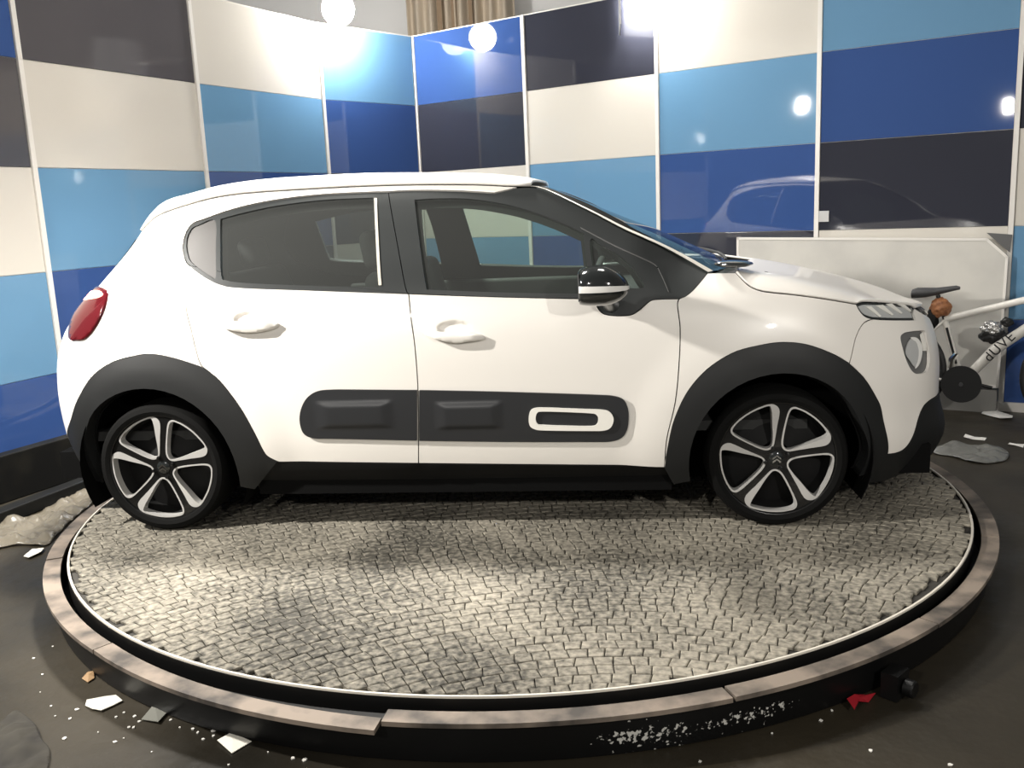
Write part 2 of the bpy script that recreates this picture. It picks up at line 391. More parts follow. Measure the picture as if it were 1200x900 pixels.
# ---------------------------------------------------------------- car body surface
def pchip(xs, ys):
    xs = np.array(xs, float); ys = np.array(ys, float); h = np.diff(xs); d = np.diff(ys)/h
    m = np.zeros_like(xs)
    for i in range(1, len(xs)-1):
        if d[i-1]*d[i] > 0:
            w1 = 2*h[i]+h[i-1]; w2 = h[i]+2*h[i-1]; m[i] = (w1+w2)/(w1/d[i-1]+w2/d[i])
    m[0] = d[0]; m[-1] = d[-1]
    def f(x):
        x = np.clip(np.asarray(x, float), xs[0], xs[-1]); i = np.clip(np.searchsorted(xs, x)-1, 0, len(xs)-2)
        t = (x-xs[i])/h[i]
        return (2*t**3-3*t**2+1)*ys[i]+(t**3-2*t**2+t)*h[i]*m[i]+(-2*t**3+3*t**2)*ys[i+1]+(t**3-t**2)*h[i]*m[i+1]
    return f
def cr(pts, n=8, closed=False):
    P = np.array(pts, float); N = len(P); out = []
    for i in range(N if closed else N-1):
        a, b, c, d = (P[(i-1) % N], P[i], P[(i+1) % N], P[(i+2) % N]) if closed else (P[max(i-1, 0)], P[i], P[i+1], P[min(i+2, N-1)])
        for k in range(n):
            t = k/n; out.append(.5*((2*b)+(c-a)*t+(2*a-5*b+4*c-d)*t*t+(3*b-a-3*c+d)*t**3))
    if not closed: out.append(P[-1])
    return np.array(out)
PLAN=[(-1.92,0),(-1.905,.25),(-1.86,.47),(-1.76,.65),(-1.58,.765),(-1.35,.815),(-1.05,.84),(-.5,.85),(.3,.85),(.85,.846),(1.2,.832),(1.5,.795),(1.75,.715),(1.93,.59),(2.03,.43),(2.075,.22),(2.085,0)]
ER=pchip([.1,.25,.4,.55,.68,.8,.9,1.03,1.2,1.3,1.37,1.42,1.5],[.07,.03,-.005,-.02,-.01,.025,.088,.208,.36,.425,.46,.485,.52])
EF=pchip([.1,.2,.3,.45,.55,.66,.74,.81,.88,.95,1.05],[-.10,-.03,0,-.032,-.032,-.045,-.07,-.11,-.16,-.23,-.33])
IN=pchip([.1,.18,.3,.42,.55,.68,.8,.9,.96,1.05,1.2,1.3,1.37,1.42,1.46],[.085,.06,.02,.004,0,.002,.010,.026,.042,.075,.150,.205,.250,.300,.360])
GF=pchip([.1,.85,.91,.97,1.03,1.1],[0,0,.012,.055,.13,.22])
_c = cr(PLAN, 20); _s = np.r_[0, np.cumsum(np.hypot(*np.diff(_c, axis=0).T))]
_s -= np.interp(0, _c[:, 0], _s)
PX = lambda p: np.interp(p, _s, _c[:, 0])
PY = lambda p: np.interp(p, _s, _c[:, 1])
PMIN, PMAX = _s[0], _s[-1]
def sstep(x):
    x = np.clip(x, 0, 1); return x*x*(3-2*x)
def F(p, z):
    """point on the near body side: p runs along the plan outline (0 at the middle), z is height"""
    p = np.asarray(p, float); z = np.asarray(z, float)
    x0 = PX(p); y0 = PY(p)
    x = x0+ER(z)*sstep((-.75-x0)/1.1)+EF(z)*sstep((x0-1.25)/.75)
    y = -y0*(1-IN(z)/.85-GF(z)*sstep((x0-.7)/.35))
    return np.stack(np.broadcast_arrays(x, y, z), -1)
def Fn(p, z):
    e = 2e-3
    p = np.asarray(p, float); z = np.asarray(z, float)
    a = F(np.clip(p+e, PMIN, PMAX), z)-F(np.clip(p-e, PMIN, PMAX), z); b = F(p, z+e)-F(p, z-e)
    n = np.cross(a, b); return n/np.maximum(np.linalg.norm(n, axis=-1, keepdims=True), 1e-9)
WX, WZ, WRAD = 1.27, .277, .277
def flare(p, z):
    out = 0
    for sx in (-WX, WX):
        r = np.hypot(p-sx*1.005, z-WZ); out = out+.014*sstep((.64-r)/.17)
    return out
def inpoly(pts, poly):
    x, y = pts[:, 0], pts[:, 1]; ins = np.zeros(len(pts), bool); n = len(poly)
    for i in range(n):
        x0, y0 = poly[i]; x1, y1 = poly[(i+1) % n]
        c = ((y0 > y) != (y1 > y))
        with np.errstate(divide='ignore', invalid='ignore'):
            ins ^= c & (x < (x1-x0)*(y-y0)/(y1-y0+1e-15)+x0)
    return ins
def densify(poly, step):
    out = []
    n = len(poly)
    for i in range(n):
        a, b = poly[i], poly[(i+1) % n]; L = np.hypot(*(b-a))
        if L < 1e-6: continue
        k = max(1, int(math.ceil(L/step)))
        for t in range(k): out.append(a+(b-a)*t/k)
    return np.array(out)
def area2(poly):
    x, y = poly[:, 0], poly[:, 1]; return .5*np.sum(x*np.roll(y, -1)-np.roll(x, -1)*y)
def inset(poly, g):
    """move an outline inwards by g"""
    P = poly if area2(poly) > 0 else poly[::-1]
    a = P-np.roll(P, 1, 0); b = np.roll(P, -1, 0)-P
    a /= np.linalg.norm(a, axis=1, keepdims=True)+1e-12; b /= np.linalg.norm(b, axis=1, keepdims=True)+1e-12
    na = np.stack([-a[:, 1], a[:, 0]], 1); nb = np.stack([-b[:, 1], b[:, 0]], 1); n = na+nb
    l = np.maximum((n*na).sum(1), .35)[:, None]
    return P+n/l*g
def patch(name, poly, m, parent=None, off=0., depth=.012, gap=.0022, step=.045, holes=(), disp=None, fine=(), flared=True, bev=.0025, smooth_rim=False):
    """a body panel: an outline in (p, z) filled, laid on the body surface and given edges of its own"""
    outer = densify(inset(np.array(poly, float), gap), step)
    loops = [outer]+[densify(inset(np.array(h, float)[::(1 if area2(np.array(h, float)) > 0 else -1)], -gap), step)[::-1] for h in holes]
    allb = np.concatenate(loops)
    lo, hi = outer.min(0), outer.max(0)
    gx, gz = np.meshgrid(np.arange(lo[0]+step/2, hi[0], step), np.arange(lo[1]+step/2, hi[1], step*.8)); gx[::2] += step/2
    G = np.stack([gx.ravel(), gz.ravel()], 1)
    for (fx0, fx1, fz0, fz1, fs) in fine:
        a, b = np.meshgrid(np.arange(fx0, fx1, fs), np.arange(fz0, fz1, fs)); a[::2] += fs/2
        keep = ~((G[:, 0] > fx0) & (G[:, 0] < fx1) & (G[:, 1] > fz0) & (G[:, 1] < fz1))
        G = np.concatenate([G[keep], np.stack([a.ravel(), b.ravel()], 1)])
    ok = inpoly(G, outer)
    for h in loops[1:]: ok &= ~inpoly(G, h)
    G = G[ok]
    if len(G):
        d = np.min(((G[:, None, :]-allb[None])**2).sum(-1), axis=1)**.5
        G = G[d > (step*.38 if not fine else min(step*.38, fine[0][4]*.6))]
    V2 = np.concatenate([allb, G]); E = []; s = 0
    for l in loops:
        E += [(s+i, s+(i+1) % len(l)) for i in range(len(l))]; s += len(l)
    vo, eo, fo, ov, oe, of = geometry.delaunay_2d_cdt([Vector(v) for v in V2], E, [], 0, 1e-6)
    vo = np.array([(v.x, v.y) for v in vo]); fo = [f for f in fo]
    cen = np.array([vo[list(f)].mean(0) for f in fo]); keep = inpoly(cen, outer)
    for h in loops[1:]: keep &= ~inpoly(cen, h)
    tris = [tuple(f) for f, k in zip(fo, keep) if k and abs((vo[f[1]][0]-vo[f[0]][0])*(vo[f[2]][1]-vo[f[0]][1])-(vo[f[1]][1]-vo[f[0]][1])*(vo[f[2]][0]-vo[f[0]][0])) > 2e-7]
    # boundary = edges used once
    cnt = {}
    for t in tris:
        for i in range(3):
            e = (t[i], t[(i+1) % 3]); k = tuple(sorted(e)); cnt.setdefault(k, []).append(e)
    bed = [v[0] for v in cnt.values() if len(v) == 1]
    Pp, Zz = vo[:, 0], vo[:, 1]; nrm = Fn(Pp, Zz); base = F(Pp, Zz)
    o_ = np.full(len(vo), off)
    if flared: o_ = o_+flare(Pp, Zz)
    if disp is not None: o_ = o_+disp(Pp, Zz)
    top = base+nrm*o_[:, None]
    bset = sorted({i for e in bed for i in e}); idx = {b: len(vo)+k for k, b in enumerate(bset)}
    if bev:
        pass
    low = base[bset]+nrm[bset]*(o_[bset]-depth)[:, None]
    Vv = np.concatenate([top, low]); Fc = list(tris)
    for a, b in bed: Fc.append((b, a, idx[a], idx[b]))
    # orientation: outward
    t = tris[len(tris)//2]; n = np.cross(Vv[t[1]]-Vv[t[0]], Vv[t[2]]-Vv[t[0]])
    if n@nrm[t[0]] < 0: Fc = [f[::-1] for f in Fc]
    me = mesh(name, Vv, Fc); me.polygons.foreach_set('use_smooth', [True]*len(me.polygons))
    bs = {tuple(sorted(e)) for e in bed}
    att = me.attributes.new('sharp_edge', 'BOOLEAN', 'EDGE')
    ek = np.empty(len(me.edges)*2, dtype=np.int32); me.edges.foreach_get('vertices', ek); ek = ek.reshape(-1, 2)
    att.data.foreach_set('value', [False if smooth_rim else (tuple(sorted(map(int, e))) in bs) for e in ek])
    return link(name, me, m, parent)
def rev(c): return c[::-1]
def J(*cs, n=5):
    """join smooth curves into an outline"""
    out = []
    for c in cs:
        c = cr(c, n) if len(c) > 2 else np.array(c, float)
        if out and np.hypot(*(np.array(out[-1])-c[0])) < 1e-4: c = c[1:]
        out += [tuple(v) for v in c]
    if np.hypot(*(np.array(out[0])-np.array(out[-1]))) < 1e-4: out.pop()
    return np.array(out)
def R(n, k=5): return cr(K[n], k, True)      # closed smooth outline

# outlines of the car's panels on the body surface, in metres: (distance along the side, height)
K = {
 'dlo_tr': [[-1.3173,1.191],[-1.3437,1.2321],[-1.3485,1.2663],[-1.309,1.2898],[-1.184,1.3067],[-0.9294,1.3444],[-0.7171,1.3715],[-0.5363,1.3827],[-0.3553,1.3833],[-0.2653,1.3816]],
 'dlo_tf': [[-0.2653,1.3816],[-0.1761,1.3821],[-0.0619,1.377],[0.0515,1.3691],[0.1744,1.356]],
 'pil_a': [[0.1744,1.356],[0.2676,1.374]],
 'pil_b': [[0.2676,1.374],[0.3231,1.3732],[0.3854,1.3551],[0.4878,1.3018],[0.5883,1.2477],[0.6872,1.1912],[0.8197,1.1256],[0.9209,1.0668],[1.013,1.0092]],
 'sail_f': [[1.013,1.0092],[0.9784,0.9777],[0.9494,0.9517],[0.9217,0.9329],[0.895,0.9232]],
 'sail_b': [[0.895,0.9232],[0.8037,0.9237],[0.7773,0.9151],[0.7507,0.8936],[0.7242,0.8751],[0.6979,0.8676],[0.6455,0.8679],[0.5999,0.8791],[0.5776,0.909],[0.5716,0.9333]],
 'belt_f': [[0.5716,0.9333],[0.4991,0.9373],[0.1656,0.9557],[-0.1611,0.9775]],
 'belt_r': [[-0.1611,0.9775],[-0.5056,1.0006],[-0.8699,1.0244],[-0.9567,1.0374],[-1.0188,1.0556],[-1.1264,1.0956],[-1.1886,1.1185]],
 'belt_q': [[-1.1886,1.1185],[-1.2318,1.1359],[-1.3173,1.191]],
 'seam_b_hi': [[-0.2653,1.3816],[-0.2506,1.3202],[-0.2029,1.1241],[-0.1751,1.0019],[-0.1611,0.9775]],
 'seam_b_lo': [[-0.1611,0.9775],[-0.1519,0.8762],[-0.1418,0.7758],[-0.1382,0.6222],[-0.1463,0.4473],[-0.1603,0.289]],
 'seam_r': [[-1.1886,1.1185],[-1.1523,1.0211],[-1.1186,0.9435],[-1.0739,0.8512],[-1.0337,0.7366],[-1.0164,0.7101]],
 'arch_r': [[-1.8533,0.3524],[-1.6977,0.4707],[-1.6094,0.5763],[-1.5274,0.6716],[-1.4306,0.7336],[-1.3228,0.7615],[-1.2433,0.7679],[-1.1383,0.749],[-1.0164,0.7101]],
 'arch_r2': [[-1.0164,0.7101],[-0.9483,0.6508],[-0.8755,0.543],[-0.8264,0.4338],[-0.7999,0.3593],[-0.7821,0.3325],[-0.7488,0.3109]],
 'sill_r': [[-0.7488,0.3109],[-0.6804,0.3043],[-0.1603,0.289]],
 'sill_f': [[-0.1603,0.289],[0.3595,0.2744],[0.8297,0.2618]],
 'seam_f': [[0.895,0.9232],[0.8875,0.8983],[0.895,0.8113],[0.8901,0.6966],[0.8721,0.5294],[0.838,0.3813],[0.8297,0.2618]],
 'arch_f1': [[0.8297,0.2618],[0.8445,0.3561],[0.8682,0.4575],[0.9182,0.5654],[0.9937,0.652],[1.0895,0.7117],[1.1851,0.736],[1.2796,0.7453],[1.3792,0.7313],[1.4832,0.6916],[1.5529,0.6509]],
 'arch_f2': [[1.5529,0.6509],[1.612,0.595],[1.6642,0.5231],[1.7,0.4579],[1.711,0.3654],[1.7201,0.2729]],
 'fend_top': [[1.013,1.0092],[1.0661,1.0087],[1.122,1.0067]],
 'hood_cut': [[1.122,1.0067],[1.1432,0.9805],[1.1673,0.9571],[1.2023,0.9407],[1.2498,0.9314],[1.3373,0.9205],[1.5101,0.8968],[1.6687,0.8716]],
 'hl_top': [[1.6687,0.8716],[1.7135,0.8772],[1.7792,0.8731],[1.8761,0.8626],[2.0242,0.8368],[2.0478,0.8238]],
 'hl_front': [[2.0478,0.8238],[2.0115,0.8086],[1.9965,0.7824]],
 'hl_bot': [[1.9965,0.7824],[1.8002,0.8014],[1.7236,0.8105]],
 'hl_rear': [[1.7236,0.8105],[1.6872,0.8246],[1.6711,0.847],[1.6687,0.8716]],
 'seam_bump': [[1.7236,0.8105],[1.6606,0.7948],[1.596,0.7394],[1.5529,0.6509]],
 'bump_lo': [[1.7201,0.2729],[1.7656,0.2727],[1.8055,0.2839],[1.848,0.3218],[1.9354,0.4168],[2.0018,0.4485],[2.0993,0.452]],
 'bump_up': [[2.0478,0.8238],[2.1017,0.7982]],
 'lamp2': [[1.8393,0.7235],[1.8675,0.7411],[1.9093,0.7436],[1.9648,0.7409],[2.0272,0.7317],[2.0167,0.6998],[2.018,0.6542],[2.0027,0.6039],[1.9763,0.5762],[1.9307,0.5739],[1.8909,0.5809],[1.862,0.6086],[1.8406,0.6622]],
 'drl2': [[2.0101,0.732],[2.0121,0.6934],[2.0022,0.6564],[1.9736,0.6602],[1.9878,0.7244]],
 'lens2': [[1.8956,0.7109],[1.9348,0.7168],[1.9573,0.7003],[1.9595,0.6585],[1.9364,0.6165],[1.9046,0.6033],[1.8808,0.6269],[1.8571,0.6672]],
 'rib2': [[1.9138,0.7226],[1.9529,0.7147],[1.9712,0.6883],[1.965,0.6544],[1.9357,0.6131],[1.9036,0.5966],[1.9252,0.6214],[1.9438,0.6605],[1.9416,0.6953],[1.9195,0.7117]],
 'tail': [[-1.7293,0.8245],[-1.8259,0.8896],[-1.9254,0.9591],[-1.9255,0.9991],[-1.9255,1.0179],[-1.8274,1.0307],[-1.712,1.0239],[-1.6636,1.0078],[-1.5939,0.9478],[-1.5799,0.8794],[-1.6098,0.8299],[-1.6725,0.8204]],
 'tail_lit': [[-1.9255,0.9693],[-1.9255,0.9983],[-1.7713,1.0154],[-1.6876,1.004],[-1.7003,0.99],[-1.7749,0.9806]],
 'airb_r': [[-0.1402,0.5998],[-0.381,0.6071],[-0.4864,0.6095],[-0.5505,0.6039],[-0.5955,0.5767],[-0.6249,0.5278],[-0.6337,0.4743],[-0.6206,0.427],[-0.5795,0.4082],[-0.5046,0.4051],[-0.3275,0.3985],[-0.1547,0.3917]],
 'airb_f': [[-0.132,0.5996],[0.1359,0.5881],[0.3721,0.5757],[0.5722,0.5641],[0.6385,0.5574],[0.6745,0.5412],[0.6904,0.5066],[0.693,0.4651],[0.6855,0.42],[0.6649,0.3886],[0.621,0.3734],[0.5336,0.3733],[0.2279,0.3791],[-0.1464,0.3905]],
 'pad_r': [[-0.5594,0.5016],[-0.5423,0.5333],[-0.505,0.5538],[-0.455,0.5598],[-0.3146,0.5568],[-0.2242,0.5513],[-0.212,0.5265],[-0.2172,0.4558],[-0.2396,0.4384],[-0.4649,0.4461],[-0.5357,0.4509],[-0.559,0.4694]],
 'pad_f': [[-0.0872,0.5238],[-0.065,0.5478],[0.0314,0.5491],[0.1679,0.546],[0.1945,0.5316],[0.1996,0.4967],[0.1972,0.4475],[0.1758,0.4303],[0.0246,0.4332],[-0.0721,0.4387],[-0.0916,0.4569]],
 'badge_out': [[0.3008,0.4805],[0.3088,0.5082],[0.3295,0.5182],[0.37,0.519],[0.5041,0.5108],[0.5907,0.5054],[0.6204,0.4944],[0.6331,0.4664],[0.6224,0.4353],[0.5954,0.4219],[0.535,0.4213],[0.3664,0.4265],[0.3226,0.4326],[0.3029,0.4489]],
 'badge_in': [[0.3278,0.4764],[0.3355,0.4989],[0.3559,0.5037],[0.4367,0.5002],[0.5437,0.4927],[0.5669,0.4852],[0.5731,0.4677],[0.5659,0.447],[0.5422,0.4405],[0.4347,0.4444],[0.3538,0.4496],[0.3337,0.4553]],
 'glass_q': [[-1.2847,1.1939],[-1.321,1.2352],[-1.3122,1.2675],[-1.259,1.2787],[-1.1015,1.2949],[-1.0429,1.1861],[-1.0015,1.0712],[-1.0385,1.0787],[-1.1156,1.1071],[-1.2072,1.1422]],
 'glass_r': [[-1.053,1.3007],[-0.8728,1.3254],[-0.7131,1.347],[-0.5326,1.3599],[-0.3306,1.3596],[-0.3066,1.2278],[-0.2858,1.0088],[-0.5063,1.0211],[-0.8316,1.0433],[-0.9426,1.058],[-0.9696,1.0771],[-1.0077,1.1853]],
 'strip_b': [[-0.3215,1.3575],[-0.3107,1.357],[-0.272,1.0149],[-0.2842,1.0153]],
 'glass_f': [[-0.1512,1.3432],[-0.0595,1.3443],[0.0741,1.3367],[0.2137,1.3103],[0.3172,1.2791],[0.4194,1.2383],[0.5301,1.1845],[0.5386,1.0967],[0.55,0.9999],[0.5589,0.9579],[0.3835,0.9637],[0.1658,0.9758],[-0.0891,0.9941],[-0.1126,1.1208]],
 'glass_v': [[0.5597,1.1573],[0.5993,1.1363],[0.6581,1.1019],[0.7159,1.0516],[0.7506,1.0022],[0.7595,0.9731],[0.6972,0.9724],[0.5824,0.9763],[0.5705,1.0313]],
 'apseam': [[0.5204,1.2078],[0.6523,1.1343],[0.7666,1.0777],[0.8092,1.0526],[0.8278,1.0199],[0.854,0.9529]],
 'hand_r': [[-0.947,0.8823],[-0.9319,0.8921],[-0.8631,0.8869],[-0.7893,0.8832],[-0.7175,0.8846],[-0.6928,0.8755],[-0.7003,0.8622],[-0.7471,0.85],[-0.8195,0.8434],[-0.882,0.8535],[-0.9312,0.8683]],
 'rec_r': [[-0.8823,0.911],[-0.8673,0.9224],[-0.8183,0.9261],[-0.7778,0.9183],[-0.7672,0.9012],[-0.7784,0.8846],[-0.8259,0.8825],[-0.8744,0.8872]],
 'hand_f': [[-0.1021,0.8233],[-0.0813,0.831],[-0.0236,0.8243],[0.0611,0.8168],[0.1218,0.8117],[0.1383,0.8013],[0.1312,0.7915],[0.0769,0.7863],[0.0258,0.7811],[-0.0316,0.7928],[-0.0821,0.811]],
 'rec_f': [[-0.0432,0.8498],[-0.0292,0.8609],[0.0184,0.8628],[0.0657,0.8548],[0.0754,0.8396],[0.0681,0.8233],[0.0171,0.8198],[-0.037,0.8297]],
}

car = empty('car', (0, 0, 0))
tag(car, 'white five-door hatchback with grey wheel arches and side bumps on the turntable', 'car')
both = []                                   # parts that the far side repeats
def near(o): both.append(o); return o
# roof edge along the side
RE = [(-1.925, 1.262), (-1.80, 1.315), (-1.66, 1.343), (-1.45, 1.366), (-1.2, 1.386), (-.9, 1.401), (-.5, 1.407), (-.2, 1.404), (.08, 1.392), (.22, 1.380)]
REs = cr(RE, 5)
RC = -1.925                                 # rear cut of the side panel
REc = [tuple(v) for v in REs]
# white side panel: quarter, C pillar and roof rail
edge_top = [(.2676, 1.374)]
poly = J(K['dlo_tr'], K['dlo_tf'], K['pil_a'])
side = np.array(list(map(tuple, poly))+[tuple(v) for v in REs[::-1]]+[(RC, 1.15), (RC, .86), (-2.25, .82), (-2.25, .335), (-1.95, .342)]
    +[tuple(v) for v in cr(K['arch_r'], 5)]+[tuple(v) for v in cr(rev(K['seam_r']), 5)][1:]+[tuple(v) for v in cr(K['belt_q'], 5)][1:-1])
near(patch('side_panel', side, M['paint'], car, step=.04))
# rear bumper, both halves in one
def halves(o):
    """join a patch with its mirror image (panels that cross the middle of the car)"""
    bm = bmesh.new(); bm.from_mesh(o.data); g = bmesh.ops.duplicate(bm, geom=bm.faces[:]+bm.edges[:]+bm.verts[:])['geom']
    vs = [e for e in g if isinstance(e, bmesh.types.BMVert)]; fs = [e for e in g if isinstance(e, bmesh.types.BMFace)]
    for v in vs: v.co.y *= -1
    bmesh.ops.reverse_faces(bm, faces=fs); bmesh.ops.remove_doubles(bm, verts=bm.verts, dist=2e-3); bm.to_mesh(o.data); bm.free(); return o
halves(patch('rear_bumper', np.array([(-2.25, .62), (PMIN, .62), (PMIN, .33), (-2.25, .335)]), M['paint'], car, gap=.0015))
halves(patch('rear_valance', np.array([(-1.853, .352), (-1.95, .34), (-2.2, .33), (PMIN, .33), (PMIN, .17), (-2.0, .17), (-1.75, .15), (-1.69, .17), (-1.66, .30), (-1.70, .44)]), M['cladding'], car, gap=.001, off=-.004))
# tailgate with its window
tg = halves(patch('tailgate', np.array([(PMIN, .63), (-2.25, .63), (-2.25, .822), (RC-.002, .862), (RC-.002, 1.262), (PMIN, 1.30)]), M['paint'], car, gap=.002, flared=False, holes=[np.array([(-2.06, 1.0), (-2.04, 1.22), (-2.3, 1.255), (PMIN-1e-3, 1.26), (PMIN-1e-3, .97), (-2.3, .97)])] if False else ()))
halves(patch('rear_window', np.array([(PMIN, .98), (-2.06, 1.0), (-2.03, 1.22), (PMIN, 1.265)]), M['gloss_black'], tg, gap=.0, off=.006, flared=False))
# doors
def dish(*cs):
    def f(p, z):
        o = 0
        for (pc, zc, a, b, dep) in cs:
            e = np.sqrt(((p-pc)/a)**2+((z-zc)/b)**2); o = o-dep*sstep((1.08-e)/.20)
        return o
    return f
def ctr(n): c = np.array(K[n]); return c.mean(0), (c.max(0)-c.min(0))/2
def handle(nm, rec, parent):
    (pc, zc), (a, b) = ctr(nm)
    o = patch('door_handle', R(nm, 4), M['paint'], parent, off=.034, depth=.026, gap=0, step=.012, flared=False,
              disp=lambda p, z: -.016*sstep((np.abs(p-pc)/a-.55)/.45)-.008*((z-zc)/b)**2, smooth_rim=True)
    return o
(pr, zr), (ra, rb) = ctr('rec_r'); (pf, zf), (fa, fb) = ctr('rec_f')
rear_door = near(patch('rear_door', J(K['belt_r'], K['seam_r'], K['arch_r2'], K['sill_r'], rev(K['seam_b_lo'])), M['paint'], car, step=.04,
    disp=dish((pr, zr-.002, ra*1.08, rb*1.12, .013)), fine=[(pr-.08, pr+.08, zr-.05, zr+.04, .0055)]))
front_door = near(patch('front_door', J(K['seam_b_lo'], K['sill_f'], rev(K['seam_f']), K['sail_b'], K['belt_f']), M['paint'], car, step=.04,
    disp=dish((pf, zf-.002, fa*1.08, fb*1.12, .013)), fine=[(pf-.08, pf+.08, zf-.05, zf+.04, .0055)]))
handle('hand_r', 'rec_r', rear_door); handle('hand_f', 'rec_f', front_door)
# window surrounds and panes
quarter = R('glass_q'); gr = R('glass_r', 4); gf = R('glass_f', 4); gv = R('glass_v', 4)
gr = J(K['glass_r'][:5], K['glass_r'][4:7], K['glass_r'][6:]+K['glass_r'][:1]); gf = J(K['glass_f'][:7], K['glass_f'][6:10], K['glass_f'][9:13], K['glass_f'][12:]+K['glass_f'][:1])
o = patch('window_surround', J(rev(K['belt_r']), K['belt_q'], K['dlo_tr'], K['seam_b_hi']), M['pillar'], rear_door, off=-.004, depth=.02, gap=.0018, holes=[quarter, gr], flared=False, step=.03)
patch('window_glass', gr, M['glass_rear'], rear_door, off=-.010, depth=.004, gap=-.004, flared=False)
patch('quarter_glass', quarter, M['quarter'], rear_door, off=-.009, depth=.004, gap=-.003, flared=False)
patch('window_trim', np.array(K['strip_b']), M['steel_edge'], rear_door, off=.000, depth=.008, gap=0, flared=False)
apl = np.array(K['pil_b']); 
front_top = J(rev(K['belt_f'])[::-1][::-1], rev(K['sail_b']), K['sail_f'][::-1], rev(K['pil_b']), rev(K['pil_a']), rev(K['dlo_tf']), K['seam_b_hi'])
patch('window_surround', front_top, M['pillar'], front_door, off=-.004, depth=.02, gap=.0018, holes=[gf, gv], flared=False, step=.03)
patch('window_glass', gf, M['glass_front'], front_door, off=-.010, depth=.004, gap=-.004, flared=False)
patch('quarter_glass', gv, M['glass_front'], front_door, off=-.010, depth=.004, gap=-.004, flared=False)
sm = np.array(cr(K['apseam'], 4)); patch('pillar_seam', np.array(list(map(tuple, sm))+[tuple(v+np.array([.004, -.006])) for v in sm[::-1]]), M['lamp_grey'], front_door, off=.000, depth=.004, gap=0, flared=False)
# side bumps
pad = lambda n: (lambda c: (lambda p, z: .010*sstep((1.0-np.maximum(np.abs(p-c[0][0])/c[1][0], np.abs(z-c[0][1])/c[1][1]))/.42)))(ctr(n))
def fbox(n, s=.008): c, h = ctr(n); return (c[0]-h[0]-.01, c[0]+h[0]+.01, c[1]-h[1]-.01, c[1]+h[1]+.01, s)
patch('side_bump', R('airb_r', 4) if False else J(K['airb_r'], [K['airb_r'][-1], K['airb_r'][0]]), M['bump_plastic'], rear_door, off=.011, depth=.014, gap=.001, disp=pad('pad_r'), fine=[fbox('pad_r')], flared=False)
patch('side_bump', J(K['airb_f'], [K['airb_f'][-1], K['airb_f'][0]]), M['bump_plastic'], front_door, off=.011, depth=.014, gap=.001, disp=pad('pad_f'), fine=[fbox('pad_f')], flared=False)
o = patch('badge_frame', R('badge_out', 4), M['trim_white'], front_door, off=.019, depth=.01, gap=0, holes=[R('badge_in', 4)], flared=False, step=.02); o['label'] = 'white capsule frame on the grey side bump'
# front wing, bumper
near(patch('front_wing', J(K['seam_f'], K['arch_f1'], rev(K['seam_bump']), K['hl_rear'], rev(K['hood_cut']), rev(K['fend_top']), K['sail_f']), M['paint'], car, step=.04))
bump_poly = np.array([tuple(v) for v in J(K['seam_bump'], K['arch_f2'], K['bump_lo'])][:]+[(2.2, .455), (PMAX, .46), (PMAX, .72), (2.3, .735)]+[tuple(v) for v in J(K['bump_up'][::-1], K['hl_front'], K['hl_bot'])])
lamp2 = R('lamp2', 4)
fb = halves(patch('front_bumper', bump_poly, M['paint'], car, gap=.0016, holes=[lamp2]))
halves(patch('front_valance', np.array([(1.7201, .2729)]+[tuple(v) for v in cr(K['bump_lo'], 4)][1:]+[(2.2, .455), (PMAX, .46), (PMAX, .15), (2.0, .15), (1.80, .145), (1.66, .15), (1.64, .22)]), M['cladding'], car, off=.004, gap=.001))
halves(patch('front_grille', np.array([(2.07, .79), (2.2, .80), (PMAX, .80), (PMAX, .725), (2.3, .738), (2.08, .775)]), M['gloss_black'], car, off=-.004, gap=.001, flared=False))
halves(patch('grille_bar', np.array([(2.16, .80), (2.24, .79), (PMAX, .785), (PMAX, .77), (2.24, .775), (2.17, .785)]), M['chrome'], car, off=.004, gap=.0, flared=False))
# headlamps
hl = J(K['hl_top'], K['hl_front'], K['hl_bot'], K['hl_rear'])
h1 = near(patch('headlamp', hl, M['gloss_black'], car, off=-.006, depth=.02, gap=.001, flared=False)); h1['label'] = 'slim upper headlamp'
def chip(n, poly, m, par, off): return patch(n, np.array(poly), m, par, off=off, depth=.004, gap=0, flared=False, step=.02)
c0 = np.array(K['hl_rear'])
chip('lamp_bowl', inset(hl, .010), M['lamp_pale'], h1, -.003)
for a, b in ((1.722, .034), (1.790, .046), (1.862, .040), (1.93, .05)):
    chip('light_guide', [(a, .860), (a+b, .858), (a+b+.030, .818), (a+b+.016, .815)], M['trim_white'], h1, .001)
patch('lamp_lens', inset(hl, .006), M['lens'], h1, off=.006, depth=.004, gap=0, flared=False)
h2 = near(patch('lower_headlamp', lamp2, M['lamp_grey'], car, off=-.014, depth=.03, gap=-.004, flared=False)); h2['label'] = 'lower headlamp in the bumper corner'
chip('lamp_bowl', R('lens2', 4), M['lamp_pale'], h2, -.006); chip('light_rib', R('rib2', 3), M['indicator'], h2, -.004); chip('light_guide', K['drl2'], M['trim_white'], h2, -.004)
# tail lamp
tl = near(patch('tail_lamp', R('tail', 4), M['red_lens'], car, off=.010, depth=.02, gap=0, flared=False, step=.02, smooth_rim=True)); tl['label'] = 'red wraparound tail lamp, lit at its top'
chip('light_strip', R('tail_lit', 4), M['red_lit'], tl, .0125)
